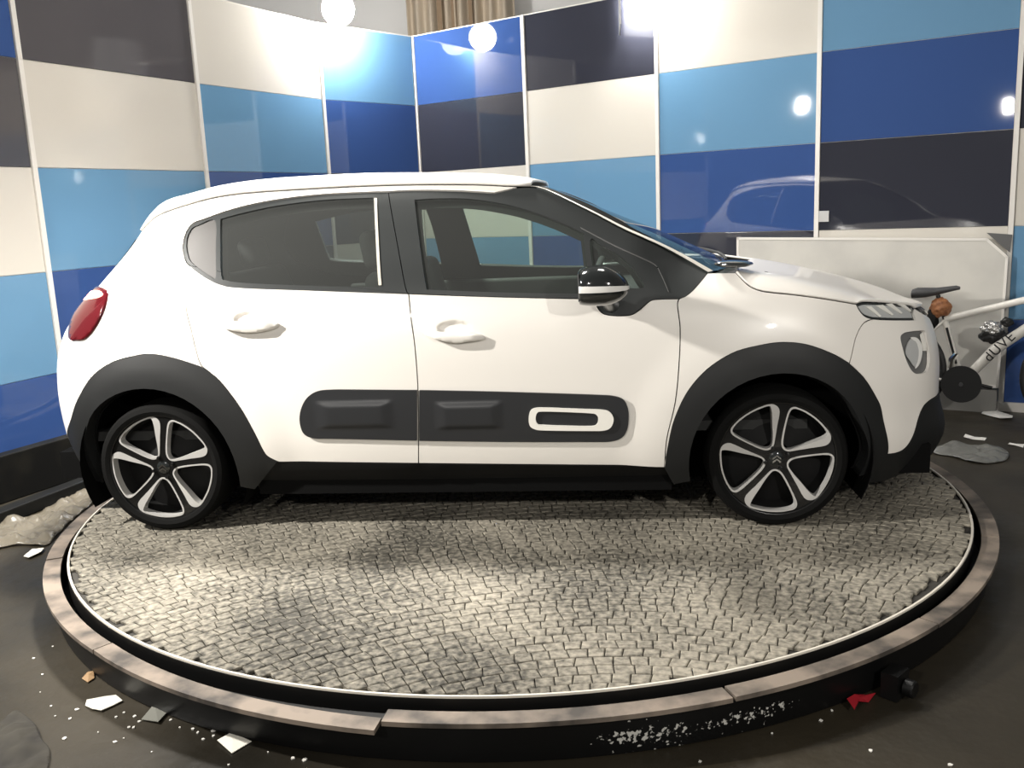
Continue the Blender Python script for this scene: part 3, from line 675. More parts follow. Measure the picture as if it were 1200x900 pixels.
# wheel arches and sills
def arc(cx, r, a0, a1, n=28): return [(cx+r*math.cos(math.radians(a0+(a1-a0)*i/n)), WZ+r*math.sin(math.radians(a0+(a1-a0)*i/n))) for i in range(n+1)]
RO = .352
afr = J(K['arch_f1'], K['arch_f2']); arr = J(K['arch_r'], K['arch_r2'])
ca = lambda: M['cladding']
front_arch = np.array([tuple(v) for v in afr]+[(1.69, .20)]+arc(WX*1.004, RO, -14, 192)+[(.865, .19)])
near(patch('wheel_arch', front_arch, M['cladding'], car, off=.010, depth=.05, gap=0, disp=lambda p, z: -.012*sstep((np.hypot(p-WX, z-WZ)-.40)/.1)))
rear_arch = np.array([tuple(v) for v in arr[::-1]]+[(-1.72, .20)]+arc(-WX*1.004, RO, 192, -12)+[(-.87, .19)])
near(patch('wheel_arch', rear_arch, M['cladding'], car, off=.010, depth=.05, gap=0, disp=lambda p, z: -.012*sstep((np.hypot(p+WX, z-WZ)-.40)/.1)))
sill = np.array([tuple(v) for v in J(K['sill_r'], K['sill_f'])]+[(.86, .14), (-.87, .14)]+[(-.9, .25)])
near(patch('side_sill', sill, M['sill'], car, off=.004, depth=.03, gap=.001, flared=False, disp=lambda p, z: -.03*sstep((.27-z)/.1)))
# dark inner shell behind the panels
poly = np.array([(-2.42, .2), (-2.42, 1.25)]+[(v[0], v[1]-.008) for v in REs]+[(.3, 1.36), (1.0, .99), (1.2, .92), (1.6, .86), (2.0, .78), (2.5, .72), (2.5, .2)])
dlo = J(K['dlo_tr'], K['dlo_tf'], K['pil_a'], K['pil_b'], K['sail_f'], K['sail_b'], K['belt_f'], K['belt_r'], K['belt_q'])
near(patch('inner_shell', poly, M['shell'], car, off=-.022, depth=.004, gap=0, flared=False,
    holes=[inset(dlo, .008), np.array(arc(WX, .345, 0, 359, 40)), np.array(arc(-WX, .345, 0, 359, 40))]))
# interior lining of the window frames
near(patch('pillar_lining', inset(dlo, -.05), M['interior'], car, off=-.055, depth=.006, gap=0, flared=False, holes=[inset(gr, .012), inset(gf, .010), inset(gv, .006)], step=.03))

# ---- roof, windscreen, bonnet: lofts between the side edges and the centre line
def grid(name, fn, nu, nv, m, parent, thick=None, flip=False):
    V = [fn(i/nu, j/nv) for j in range(nv+1) for i in range(nu+1)]
    Fc = [(j*(nu+1)+i, j*(nu+1)+i+1, (j+1)*(nu+1)+i+1, (j+1)*(nu+1)+i) for j in range(nv) for i in range(nu)]
    if flip: Fc = [f[::-1] for f in Fc]
    o = link(name, mesh(name, V, Fc, True), m, parent)
    if thick:
        s = o.modifiers.new('thickness', 'SOLIDIFY'); s.thickness = thick; s.offset = -1
    return o
def bez(a, b, c, d, t): return a*(1-t)**3+3*b*t*(1-t)**2+3*c*t*t*(1-t)+d*t**3
ZC = pchip([-1.52, -1.472, -1.414, -1.222, -.992, -.664, -.423, -.185, .05, .243, .36], [1.335, 1.359, 1.388, 1.417, 1.448, 1.4645, 1.466, 1.458, 1.444, 1.420, 1.392])
rail = np.array(list(REs)+[(.2676, 1.376), (.3231, 1.3745)])
rs = np.r_[0, np.cumsum(np.hypot(*np.diff(rail, axis=0).T))]; rs /= rs[-1]
def on(curve, s, t): return np.array([np.interp(t, s, curve[:, 0]), np.interp(t, s, curve[:, 1])])
def sym(half):
    """half(u) with u 0 at the near edge, 1 at the centre -> full width"""
    def f(u, v):
        if u <= .5: return tuple(half(u*2, v))
        p = half((1-u)*2, v); return (p[0], -p[1], p[2])
    return f
def roof_half(u, v):
    p, z = on(rail, rs, v); e = F(p, z); xc = -1.505+(v**1.0)*(.345+1.505)
    c = np.array([xc, 0, float(ZC(xc))]); up = (F(p, z+.004)-F(p, z-.004)); up /= np.linalg.norm(up)
    b = e+up*min(.10, (c[2]-e[2])*1.1+.006)*1.0; cc = c*.5+e*.5; cc = np.array([cc[0], e[1]*.55, c[2]])
    return bez(e, b, cc, c, u)
grid('roof', sym(roof_half), 36, 48, M['paint'], car, .012)
def liner_half(u, v):
    p = roof_half(u, .06+.9*v); return np.array([p[0]*.97, p[1]*.93, p[2]-.045])
grid('headlining', sym(liner_half), 16, 20, M['headliner'], car)
ap = cr(K['pil_b'], 6)[5:]; asn = np.r_[0, np.cumsum(np.hypot(*np.diff(ap, axis=0).T))]; asn /= asn[-1]
WC = pchip([.30, .342, .462, .583, .723, .863, .983, 1.142, 1.22], [1.409, 1.391, 1.338, 1.285, 1.223, 1.165, 1.108, 1.033, .995])
def ws_half(u, v):
    p, z = on(ap, asn, v); e = F(p, z)+Fn(p, z)*.002; xc = .352+v*(1.185-.352); c = np.array([xc, 0, float(WC(xc))-.002])
    k = 1-(1-u)**2.2
    q = e+(c-e)*k; q[1] = e[1]*(1-u); return q
ws = grid('windscreen', sym(ws_half), 28, 24, M['windscreen'], car)
def frit(u, v):
    uu = .5*u*.10; return sym(ws_half)(uu, v)
def border_half(sgn):
    def f(u, v):
        q = np.array(ws_half(u*.07, v))+np.array([.002, 0, .003]); q[1] *= sgn; return tuple(q)
    return f
o = grid('windscreen_trim', border_half(1), 2, 24, M['steel_edge'], ws); o['label'] = 'pale bright strip along the screen edge'  # pale strip paints the reflection at the screen's near edge
# bonnet
he = J(K['hood_cut'], K['hl_top'])+np.array([0, .0])
hs = np.r_[0, np.cumsum(np.hypot(*np.diff(he, axis=0).T))]; hs /= hs[-1]
HC = pchip([1.15, 1.194, 1.316, 1.446, 1.559, 1.74, 1.88, 1.96, 2.02], [1.031, 1.022, 1.001, .975, .946, .895, .845, .812, .79])
XF = float(F(PMAX, .80)[0])
def hood_raw(u, v):
    p, z = on(he, hs, v); e = F(p, z)+Fn(p, z)*.0; xc = 1.285+(v**.9)*(XF-1.285)
    c = np.array([xc, 0, float(HC(xc))]); up = F(p, z+.004)-F(p, z-.004); up /= np.linalg.norm(up)
    t = max(u, .0008)**2.4; k = 1-(1-t)**(24-15*v)
    q = e+(c-e)*t; q[1] = e[1]*(1-t); q[2] = e[2]+(c[2]-e[2])*k
    return q
pq, zq = he[-1]
def hood_half(u, v):
    q = hood_raw(u, v); k = max(0., (v-.72)/.28)**2
    fr = F(pq+(PMAX-pq)*u, zq+(.80-zq)*u); return q+(fr-hood_raw(u, 1.))*k
hood = grid('bonnet', sym(hood_half), 44, 40, M['paint'], car, .01)
# cowl, wipers
def cowl_half(u, v):
    a = np.array(ws_half(u, .97))-np.array([0, 0, .028]); b = np.array(hood_half(u, .0))-np.array([-.03, 0, .02]); q = a+(b-a)*v; q[1] = a[1]*.985+(b[1]-a[1])*v; return q
cowl = grid('scuttle', sym(cowl_half), 30, 6, M['interior'], car)
wp = []
for sgn, y0, y1 in ((1, -.38, -.05), (1, .05, .55)):
    pts = []
    for i in range(9):
        t = i/8; u = 1-abs(y0+(y1-y0)*t)/.74; vv = .965-.04*t
        q = np.array(ws_half(max(u, .02), vv)); q[1] = y0+(y1-y0)*t; pts.append(q+np.array([.006, 0, .012]))
    MB().tube(pts, .007, 8).build('wiper', M['interior'], car, 40)
bm_ = bmesh.new(); bmesh.ops.create_uvsphere(bm_, u_segments=16, v_segments=8, radius=1)
for v in bm_.verts: v.co = Vector((1.120+v.co.x*.075+v.co.y*.03, -0.660+v.co.y*.085, 1.039+v.co.z*.014-v.co.x*.004))
me_ = bpy.data.meshes.new('scuttle_corner'); bm_.to_mesh(me_); bm_.free(); sharp_by_angle(me_, 60); link('scuttle_corner', me_, M['gloss_black'], car)
jet = MB()
jq = np.array(hood_half(.55, .12)); MB().lathe([(0, .012), (.012, .009), (.014, 0)], 10, c=(jq[0], jq[1], jq[2])).build('washer_jet', M['bike_black'], hood, 40)

# ---- door mirrors
def mirror():
    cx, cy, cz, rx, ry, rz = MIRR
    def sh(u, v, s=1.0):
        a = 2*PI*u; b = PI*(v-.5); ex = lambda t, e: math.copysign(abs(t)**e, t)
        x = rx*s*ex(math.cos(b), .75)*ex(math.cos(a), .8); y = ry*s*ex(math.cos(b), .75)*ex(math.sin(a), .8); z = rz*s*ex(math.sin(b), .85)
        k = 1+.16*(z/rz); x = x*(1-.18*(z/rz)); x = max(x, -rx*.62)
        if x > 0: x *= 1.05-.25*(z/rz)**2
        return (cx+x, cy+y, cz+z)
    o = grid('door_mirror', lambda u, v: sh(u, v), 40, 24, M['gloss_black'], car); both.append(o)
    def strip(u, v):
        q = sh(.44+.55*u, .46+.12*v*(1-.35*u), 1.012); return q
    g = grid('indicator_strip', lambda u, v: sh(.53+.45*u, .435+.085*v*(1-.55*u**2)+.02*u**2, 1.015), 24, 4, M['indicator'], o); g['label'] = 'bright indicator strip'
    MB().box((cx-rx*.63, cy, cz), (.004, ry*1.5, rz*1.35)).build('mirror_glass', M['chrome'], o)
    p0 = Vector((cx+.03, cy+ry*.5, cz-rz*.75)); y1 = -(.80)
    MB().tube([p0+Vector((0, -.02, .01)), p0+Vector((.01, .05, -.02)), (cx+.05, -.80, cz-rz-.02)], [.028, .026, .034], 12).build('mirror_arm', M['pillar'], o, 40)
MIRR = (.585, -.975, 1.0, .108, .105, .074)
mirror()

# ---- wheels
APO = [(23, 40), (18, 70), (30, 140), (43, 188), (63, 202), (90, 194), (118, 180), (150, 157), (178, 130), (204, 96), (207, 70), (188, 50), (130, 40), (78, 31), (43, 27)]
API = [(29, 44), (25, 71), (36, 140), (49, 184), (65, 195), (90, 188), (116, 174), (147, 152), (173, 126), (196, 97), (193, 86), (168, 73), (126, 58), (84, 42), (46, 33)]
def wheel_pts(L, ang):
    s = .2235/227; a = math.radians(ang); P = cr(np.array(L)*[s, s*1.05], 3, True)
    return np.stack([P[:, 0]*math.cos(a)-P[:, 1]*math.sin(a), P[:, 0]*math.sin(a)+P[:, 1]*math.cos(a)], 1)
def cdt2(outer, holes):
    loops = [outer]+holes; V2 = np.concatenate(loops); E = []; s = 0
    for l in loops: E += [(s+i, s+(i+1) % len(l)) for i in range(len(l))]; s += len(l)
    vo, eo, fo, *_ = geometry.delaunay_2d_cdt([Vector(v) for v in V2], E, [], 0, 1e-7)
    vo = np.array([(v.x, v.y) for v in vo]); T = []
    cen = np.array([vo[list(f)].mean(0) for f in fo]); k = inpoly(cen, outer)
    for h in holes: k &= ~inpoly(cen, h)
    return vo, [tuple(f) for f, q in zip(fo, k) if q]
def plate(name, outer, holes, y0, y1, m, parent, zf=None):
    vo, T = cdt2(outer, holes); n = len(vo); yo = np.full(n, y0) if zf is None else np.array([y0+zf(a, b) for a, b in vo])
    V = [(a, y, b) for (a, b), y in zip(vo, yo)]+[(a, y1, b) for a, b in vo]; Fc = list(T); cnt = {}
    for t in T:
        for i in range(3): e = (t[i], t[(i+1) % 3]); cnt.setdefault(tuple(sorted(e)), []).append(e)
    for v in cnt.values():
        if len(v) == 1: a, b = v[0]; Fc.append((a, b, b+n, a+n))
    return MB().add(V, Fc).build(name, m, parent, 30)
def wheel(rot):
    """wheel about its hub, outer face towards -y"""
    tp = [(.222, .105), (.235, .112), (.262, .108), (.2735, .092), (.277, .06), (.277, -.06), (.2735, -.088), (.264, -.102), (.246, -.108), (.230, -.102), (.224, -.094), (.222, -.06), (.222, .06)]
    o = MB().lathe(tp, 72, 'y', closed=True).build('wheel', M['tyre'], car, 32)
    tr = MB()
    for r in (.272, .2745): pass
    circ = np.array([(.2225*math.cos(2*PI*i/90), .2225*math.sin(2*PI*i/90)) for i in range(90)])
    cone = lambda a, b: .012*max(0, 1-math.hypot(a, b)/.2)
    plate('rim', circ, [wheel_pts(APO, rot+72*k) for k in range(5)], -.092, -.052, M['rim'], o, cone)
    for k in range(5):
        t = plate('spoke_trim', wheel_pts(APO, rot+72*k), [wheel_pts(API, rot+72*k)], -.0945, -.055, M['silver'], o, cone)
    MB().lathe([(.2225, -.088), (.2255, -.099), (.2285, -.100), (.229, -.085)], 90, 'y').build('rim_flange', M['rim'], o, 40)
    MB().lathe([(.0, -.030), (.05, -.034), (.06, -.045), (.16, -.010), (.2, .0), (.218, -.05), (.221, -.055)], 60, 'y').build('wheel_disc', M['disc'], o, 40)
    MB().lathe([(.0, -.089), (.022, -.088), (.028, -.084), (.030, -.075)], 32, 'y').build('hub_cap', M['gloss_black'], o, 40)
    em = MB()
    for dz in (.004, -.010):
        em.prism([(-.016, dz-.008), (0, dz+.004), (.016, dz-.008), (.016, dz-.001), (0, dz+.011), (-.016, dz-.001)], -.0895, -.0925, lambda a, b, h: (a, h, b))
    em.build('emblem', M['chrome'], o)
    for k in range(4):
        a = math.radians(rot+20+90*k); MB().lathe([(0, -.098), (.006, -.097), (.008, -.09), (.008, -.08)], 8, 'y', (.045*math.cos(a), 0, .045*math.sin(a))).build('wheel_bolt', M['rim'], o, 40)
    return o
def clone(o, parent):
    c = o.copy(); C.objects.link(c); c.parent = parent
    for ch in o.children: clone(ch, c)
    return c
w1 = wheel(0); w1.location = (WX, -.705, WRAD)
for x, y, rot, far in ((-WX, -.705, 1.5, 0), (WX, .705, 30, 1), (-WX, .705, 10, 1)):
    c = clone(w1, car); c.location = (x, y, WRAD); c.rotation_euler = (0, math.radians(rot), PI if far else 0)
# wheel wells and underbody
for sx in (-1, 1):
    for sy in (-1, 1):
        P = arc(0, .372, -28, 208, 30); V = [(sx*WX+a, sy*y, b) for (a, b) in P for y in (.79, .45)]; n = len(P)
        Fc = [(2*i, 2*i+1, 2*i+3, 2*i+2) for i in range(n-1)]+[tuple(2*i+1 for i in range(n))]
        link('wheel_well', mesh('wheel_well', V, Fc), M['shell'], car)
ub = MB().box((0, 0, .20), (1.72, 1.56, .10)).box((-1.72, 0, .24), (.26, 1.2, .12)).box((1.76, 0, .22), (.30, 1.25, .12)).box((0, 0, .22), (3.4, .85, .1))
ub.build('underbody', M['shell'], car)

# ---- interior
def rbox(name, c, d, m, parent, bev=.04, rot=0, seg=4):
    me_ = MB().box((0, 0, 0), d); o = me_.build(name, m, parent); b = o.modifiers.new('round', 'BEVEL'); b.width = bev; b.segments = seg
    o.location = c; o.rotation_euler = (0, rot, 0); o.data.polygons.foreach_set('use_smooth', [True]*len(o.data.polygons)); return o
for y in (-.36, .36):
    s = rbox('front_seat', (-.02, y, .50), (.50, .48, .16), M['seat'], car)
    b = rbox('seat_back', (-.27, 0, .28), (.13, .46, .56), M['seat'], s, .05, -.22)
    rbox('headrest', (-.37, 0, .64), (.09, .25, .17), M['seat'], s, .04, -.15)
s = rbox('rear_seat', (-.86, 0, .50), (.46, 1.24, .16), M['seat'], car)
rbox('seat_back', (-.27, 0, .27), (.14, 1.22, .56), M['seat'], s, .05, -.3)
for y in (-.40, .40): rbox('headrest', (-.385, y, .62), (.09, .25, .15), M['seat'], s, .04, -.2)
dash = rbox('dashboard', (.80, 0, .80), (.42, 1.42, .22), M['interior'], car, .06)
a = .45; pts = [(.52+.175*math.sin(q)*math.sin(a)*-1*-1, .36+.185*math.cos(q), .86+.175*math.sin(q)*math.cos(a)) for q in np.linspace(0, 2*PI, 32, endpoint=False)]
st = MB().tube(pts, .016, 8, closed=True).build('steering_wheel', M['interior'], car, 60)
MB().tube([(.52, .36, .86), (.72, .36, .80)], .03, 10).build('steering_column', M['interior'], st, 40)
rbox('interior_mirror', (.50, 0, 1.26), (.03, .20, .06), M['interior'], car, .012)
MB().box((-.1, 0, .40), (3.0, 1.45, .04)).build('cabin_floor', M['interior'], car)
MB().box((-1.30, 0, .62), (.04, 1.2, .5)).build('parcel_bulkhead', M['interior'], car)
for y in (-.72, .72):
    rbox('door_card', (.05, y, .66), (1.75, .05, .50), M['interior'], car, .02)
# the far side repeats the near side's panels
for o in both:
    c = clone(o, car); c.scale = (1, -1, 1)

# ---------------------------------------------------------------- board and shade strip at the right wall
AW = math.radians(-26); WD = Vector((math.cos(AW), math.sin(AW), 0)); WN = Vector((-math.sin(AW), math.cos(AW), 0))
WO = Vector((3.184, 1.842, 0))
def wallpt(u, n, z): return WO+WD*u-WN*n+Vector((0, 0, z))
pl = MB(); 
pl.add([wallpt(u, n, z) for u in (-1.52, -.018) for n in (.028, .10) for z in (FZ+.001, -.012)], [(0, 1, 3, 2), (4, 6, 7, 5), (0, 4, 5, 1), (2, 3, 7, 6), (0, 2, 6, 4), (1, 5, 7, 3)])
o = pl.build('plinth', M['plinth']); tag(o, 'low grey plinth along the foot of the right wall under the board', 'plinth')  # stands in for the shaded foot of the wall
bd = MB()
out = [(-1.75, .004), (-.010, .004), (.000, .85), (-.125, .968), (-1.765, 1.005)]
lean = lambda a, b, h: wallpt(a, .075+h-.035*b, b)
root = bd.prism(out, 0, .022, lean).build('wall_board', M['board'])
tag(root, 'large grey white board with a cut corner leaning on the right wall', 'board')
fr = MB()
for i in range(len(out)):
    a, b = Vector(out[i]), Vector(out[(i+1) % len(out)])
    d = (b-a).normalized(); nn = Vector((-d.y, d.x))*.016
    q = [a, b, b+nn, a+nn]
    MB().prism([tuple(v) for v in q], .0205, .027, lean).build('edge_strip', M['strip'], root)
cp = [(-.118, .985), (.006, .87), (.006, .80), (-.165, .985)]
o = MB().prism([(-.135, 1.0), (.004, .872), (.012, .985)], .0, .004, lambda a, b, h: wallpt(a, .020+h, b)).build('corner_plate', M['dark_plate'])
tag(o, 'small dark grey plate in the wall corner above the cut corner of the board', 'plate')
o = MB().box((0, 0, 0), (.078, .006, .075)).build('wall_label', M['lamp_body']); tag(o, 'small square grey sticker low on the charcoal wall panel', 'sticker')
q = WO+WD*(-1.21+.045)-WN*.003; o.matrix_world = Matrix(((WD.x, WN.x, 0, q.x-WN.x*.003), (WD.y, WN.y, 0, q.y-WN.y*.003), (0, 0, 1, 1.135), (0, 0, 0, 1)))

# ---------------------------------------------------------------- bicycle beside the board
BO = Vector((2.987, 1.438, 0)); 
def bk(u, z, n=0.): return BO+WD*u-WN*n+Vector((0, 0, z))
bike = empty('bicycle', bk(-.19, FZ)); tag(bike, 'white bicycle with grey saddle standing in front of the board, partly behind the car', 'bicycle')
def bpart(o):
    o.parent = bike; o.matrix_parent_inverse = Matrix.Translation(bk(-.19, FZ)).inverted(); return o
def sub(o, p): o.parent = p; return o
bb = (-.192, .092); sj = (-.307, .490); ra = (-.60, .155); hd_t = (.262, .685); hd_b = (.312, .555); fa = (.44, .155)
fm = MB()
fm.tube([bk(*bb), bk(*sj)], .020, 12); fm.tube([bk(*sj), bk(hd_t[0]+.01, hd_t[1]-.025)], .021, 12)
fm.tube([bk(*bb), bk(-.02, .312), bk(hd_b[0]-.012, hd_b[1]+.02)], [.026, .033, .028], 12)
fm.tube([bk(*hd_b), bk(*hd_t)], .021, 12)
for n in (-.045, .045):
    fm.tube([bk(*bb, n*.4), bk(*ra, n)], .010, 8); fm.tube([bk(sj[0], sj[1]-.005, n*.3), bk(*ra, n)], .0085, 8)
fm.lathe([(.0, -.04), (.022, -.04), (.022, .04), (.0, .04)], 16, 'y', (0, 0, 0))
frame = bpart(MB().add([v for v in fm.v[:-64]], [f for f in fm.f if max(f) < len(fm.v)-64]).build('frame', M['bike_white'], None, 40))
st = MB(); st.tube([bk(-.292, .44, .0185), bk(-.228, .215, .0185)], .0075, 6); sub(st.build('frame_stripe', M['bike_black'], frame), frame)
def letters():
    """dark block letters along the down tube"""
    cu = bpy.data.curves.new('down_tube_lettering', 'FONT'); cu.body = 'dUVE'; cu.size = .084; cu.extrude = .0006; cu.space_character = 1.12; cu.align_y = 'CENTER'
    t = bpy.data.objects.new('down_tube_lettering', cu); C.objects.link(t)
    me = bpy.data.meshes.new_from_object(t); bpy.data.objects.remove(t)
    o = link('down_tube_lettering', me, M['bike_black'])
    a = bk(-.062, .252, .0345); b = bk(.13, .475, .0335); d = (b-a).normalized(); nn = -WN; up = nn.cross(d)
    m_ = Matrix(((d.x, up.x, nn.x, a.x), (d.y, up.y, nn.y, a.y), (d.z, up.z, nn.z, a.z), (0, 0, 0, 1)))
    me.transform(m_); sub(o, frame); return o
letters()
sp = MB().tube([bk(-.300, .47), bk(-.352, .64)], .0135, 12).build('seatpost', M['bike_black'], None, 40); bpart(sp)
def saddle():
    prof = [(-0.5, 0.651, 0.06, 0.0319), (-0.47, 0.658, 0.068, 0.0377), (-0.42, 0.66, 0.058, 0.0348), (-0.36, 0.666, 0.036, 0.0275), (-0.3, 0.678, 0.024, 0.0217), (-0.25, 0.688, 0.019, 0.0174), (-0.228, 0.686, 0.01, 0.0101)]
    V = []; n = 14
    for (u, z, wd, h) in prof:
        for k in range(n): q = 2*PI*k/n; V.append(bk(u, z+h*math.sin(q)*(1 if math.sin(q) < 0 else .75), wd*math.cos(q)))
    Fc = [(i*n+k, i*n+(k+1) % n, (i+1)*n+(k+1) % n, (i+1)*n+k) for i in range(len(prof)-1) for k in range(n)]+[tuple(range(n)), tuple((len(prof)-1)*n+k for k in range(n))]
    return bpart(MB().add(V, Fc).build('saddle', M['saddle'], None, 60))
saddle()
for (u, z, r) in ((*ra, .322), (*fa, .322)):
    V = []; T = MB(); pts = [bk(u+(r-.024)*math.cos(q), z+(r-.024)*math.sin(q)) for q in np.linspace(0, 2*PI, 48, endpoint=False)]
    ty = bpart(T.tube(pts, .022, 10, True).build('wheel', M['bike_black'], None, 60))
    sub(MB().tube([bk(u+(r-.055)*math.cos(q), z+(r-.055)*math.sin(q)) for q in np.linspace(0, 2*PI, 48, endpoint=False)], .010, 8, True).build('rim', M['bike_black'], None, 60), ty)
    s = MB()
    for k in range(20):
        q = 2*PI*k/20; s.tube([bk(u+.016*math.cos(q+.6), z+.016*math.sin(q+.6), .02*(-1)**k), bk(u+(r-.06)*math.cos(q), z+(r-.06)*math.sin(q))], .0012, 4, caps=False)
    s = sub(s.build('spokes', M['chrome'], None), ty); s['kind'] = 'stuff'
    sub(MB().tube([bk(u, z, -.05), bk(u, z, .05)], .018, 12).build('hub', M['bike_black'], None, 40), ty)
cr_ = MB()
def discpts(c, r, n0, n1, k=40):
    V = [bk(c[0]+r*math.cos(2*PI*i/k), c[1]+r*math.sin(2*PI*i/k), n) for n in (n0, n1) for i in range(k)]
    return V, [tuple(range(k)), tuple(range(k, 2*k))]+[(i, (i+1) % k, k+(i+1) % k, k+i) for i in range(k)]
V, Fc = discpts(bb, .116, .042, .052); chain = bpart(MB().add(V, Fc).build('chainring', M['bike_black'], None, 40))
V, Fc = discpts(bb, .012, .052, .060, 20); sub(MB().add(V, Fc).build('crank_boss', M['saddle'], None, 40), chain)
sub(MB().tube([bk(*bb, -.065), bk(bb[0]+.165, bb[1]-.035, -.07)], .011, 8).build('crank', M['bike_black'], None, 40), chain)
bpart(MB().tube([bk(*hd_b), bk(.33, .50), bk(*fa, .0)], [.018, .020, .012], 10).build('fork', M['bike_white'], None, 40))
bpart(MB().tube([bk(.255, .72, -.29), bk(.29, .735, -.12), bk(.30, .735, 0), bk(.29, .735, .12), bk(.255, .72, .29)], .013, 10).build('handlebar', M['bike_black'], None, 40))
bpart(MB().tube([bk(*hd_t), bk(.252, .715), bk(.30, .735)], .014, 10).build('stem', M['bike_black'], None, 40))
bpart(MB().tube([bk(-.262, .165, .02), bk(-.252, .245, .024), bk(-.225, .285, .03)], [.017, .021, .014], 8).build('front_derailleur', M['chrome'], None, 40))
# lumpy orange brown cover round the seat clamp
def blob(c, rx, ry, rz, name, m, seed, amp=.18, parent=None):
    bm = bmesh.new(); bmesh.ops.create_icosphere(bm, subdivisions=4, radius=1)
    for v in bm.verts:
        k = 1+amp*noise.noise(v.co*2.2+Vector((seed, 0, 0)))+amp*.5*noise.noise(v.co*5+Vector((0, seed, 0)))
        q = v.co*k; v.co = Vector(c)+WD*(q.x*rx)-WN*(q.y*ry)+Vector((0, 0, q.z*rz))
    me = bpy.data.meshes.new(name); bm.to_mesh(me); bm.free(); me.polygons.foreach_set('use_smooth', [True]*len(me.polygons))
    return link(name, me, m)
bpart(blob(bk(-.335, .562, .0), .062, .055, .062, 'seat_clamp_cover', M['orange'], 3.1))
bpart(blob(bk(-.375, .485, .0), .036, .036, .075, 'rear_bag', M['beam'], 5.7))
bt = bpart(blob(bk(-.040, .395, -.05), .07, .045, .05, 'bottle_bundle', M['bike_black'], 9.2, .3))
sub(blob(bk(-.045, .44, -.035), .055, .04, .036, 'foil_wrap', M['foil'], 2.2, .5), bt)
sub(blob(bk(.035, .475, -.05), .034, .032, .028, 'bundle_end', M['bike_black'], 12.2, .3), bt)

# ---------------------------------------------------------------- curtain behind the corner, floodlights
def curtain():
    V = []; n = 120; x0, x1 = -1.42, -.28; y = 5.75
    for i in range(n+1):
        t = i/n; x = x0+(x1-x0)*t; yy = y+.05*math.sin(t*46)+.03*math.sin(t*19+1)
        V += [(x, yy, 2.2), (x, yy, 4.6)]
    o = link('curtain', mesh('curtain', V, [(2*i, 2*i+2, 2*i+3, 2*i+1) for i in range(n)], True), M['curtain'])
    s = o.modifiers.new('thickness', 'SOLIDIFY'); s.thickness = .006
    tag(o, 'beige and brown curtain hanging behind the panel corner', 'curtain')
    for (a, b) in ((-1.08, -1.03), (-.93, -.90), (-.75, -.71)):
        V = []
        for i in range(9):
            x = a+(b-a)*i/8; V += [(x, y-.085, 2.2), (x, y-.085, 4.6)]
        p = link('curtain_band', mesh('curtain_band', V, [(2*i, 2*i+2, 2*i+3, 2*i+1) for i in range(8)], True), M['curtain_dark'], o)
    r = MB().tube([(-1.6, y, 4.6), (-.1, y, 4.6)], .02, 10).build('curtain_rail', M['lamp_body'], o, 40)
    return o
curtain()
def flood(kind, pos, aim, power, spread, label):
    P = Vector(pos)
    if kind == 'globe':
        root = empty('globe_lamp', P); tag(root, label, 'lamp')
        MB().lathe([(.0, -.13)]+[(.13*math.sin(a), -.13*math.cos(a)) for a in np.linspace(.1, 2.75, 18)]+[(.045, .122), (0, .122)], 32).build('bulb', mat('globe_glow', (1, 1, 1), .5, emit=(1, .975, .94), es=power), root, 60)
        MB().lathe([(0, .19), (.04, .19), (.045, .13), (.0, .13)], 20).build('socket', M['lamp_body'], root, 40)
        MB().tube([(0, 0, .185), (0, 0, 1.9)], .008, 8).build('cable', M['bike_black'], root, 40)
        if P.x > 0: MB().box((-.17, -.05, .0), (.008, .46, .50)).box((-.085, 0, .16), (.17, .03, .008)).build('side_shade', M['lamp_body'], root)  # added plate, keeps this lamp's reflection off the left wall panels
        return
    d = (Vector(aim)-P).normalized(); qt = d.to_track_quat('-Z', 'Y').to_matrix().to_4x4(); qt.translation = P
    root = empty('floodlight'); root.matrix_world = qt
    tag(root, label, 'floodlight'); w, h = (.55, .55) if kind == 'panel' else (.09, .17)
    MB().box((0, 0, .045), (w+.03, h+.03, .07)).build('housing', M['lamp_body'], root)
    MB().box((0, 0, .004), (w, h, .006)).build('lamp_face', M['lamp_face'], root)
    MB().box((-w/2-.025, 0, .05), (.012, .03, .16)).box((w/2+.025, 0, .05), (.012, .03, .16)).box((0, 0, .125), (w+.06, .03, .012)).build('bracket', M['lamp_body'], root)
    area('flood_lamp', P+d*.012, aim, power, (w, h), spread=spread)
    inv = qt.inverted(); top = P-d*.12
    MB().tube([inv @ top, inv @ (top+Vector((0, 0, .3 if kind == 'panel' else 1.6)))], .012, 8).build('hanging_rod', M['bike_black'], root, 40)
for f in FLOODS: flood(*f)
# small knob at the top edge of the white left panel
q = Vector((-1.86, 2.88, 2.98)); o = MB().lathe([(0, .03), (.035, .028), (.042, 0), (.03, -.03), (0, -.035)], 14, c=q).box(q+Vector((-.05, .02, .0)), (.10, .03, .03)).build('wall_bracket', M['dark_plate'], None, 40); tag(o, 'small grey bracket on the white panel at the top edge of view', 'bracket')  # category says bracket, but it is only a knob

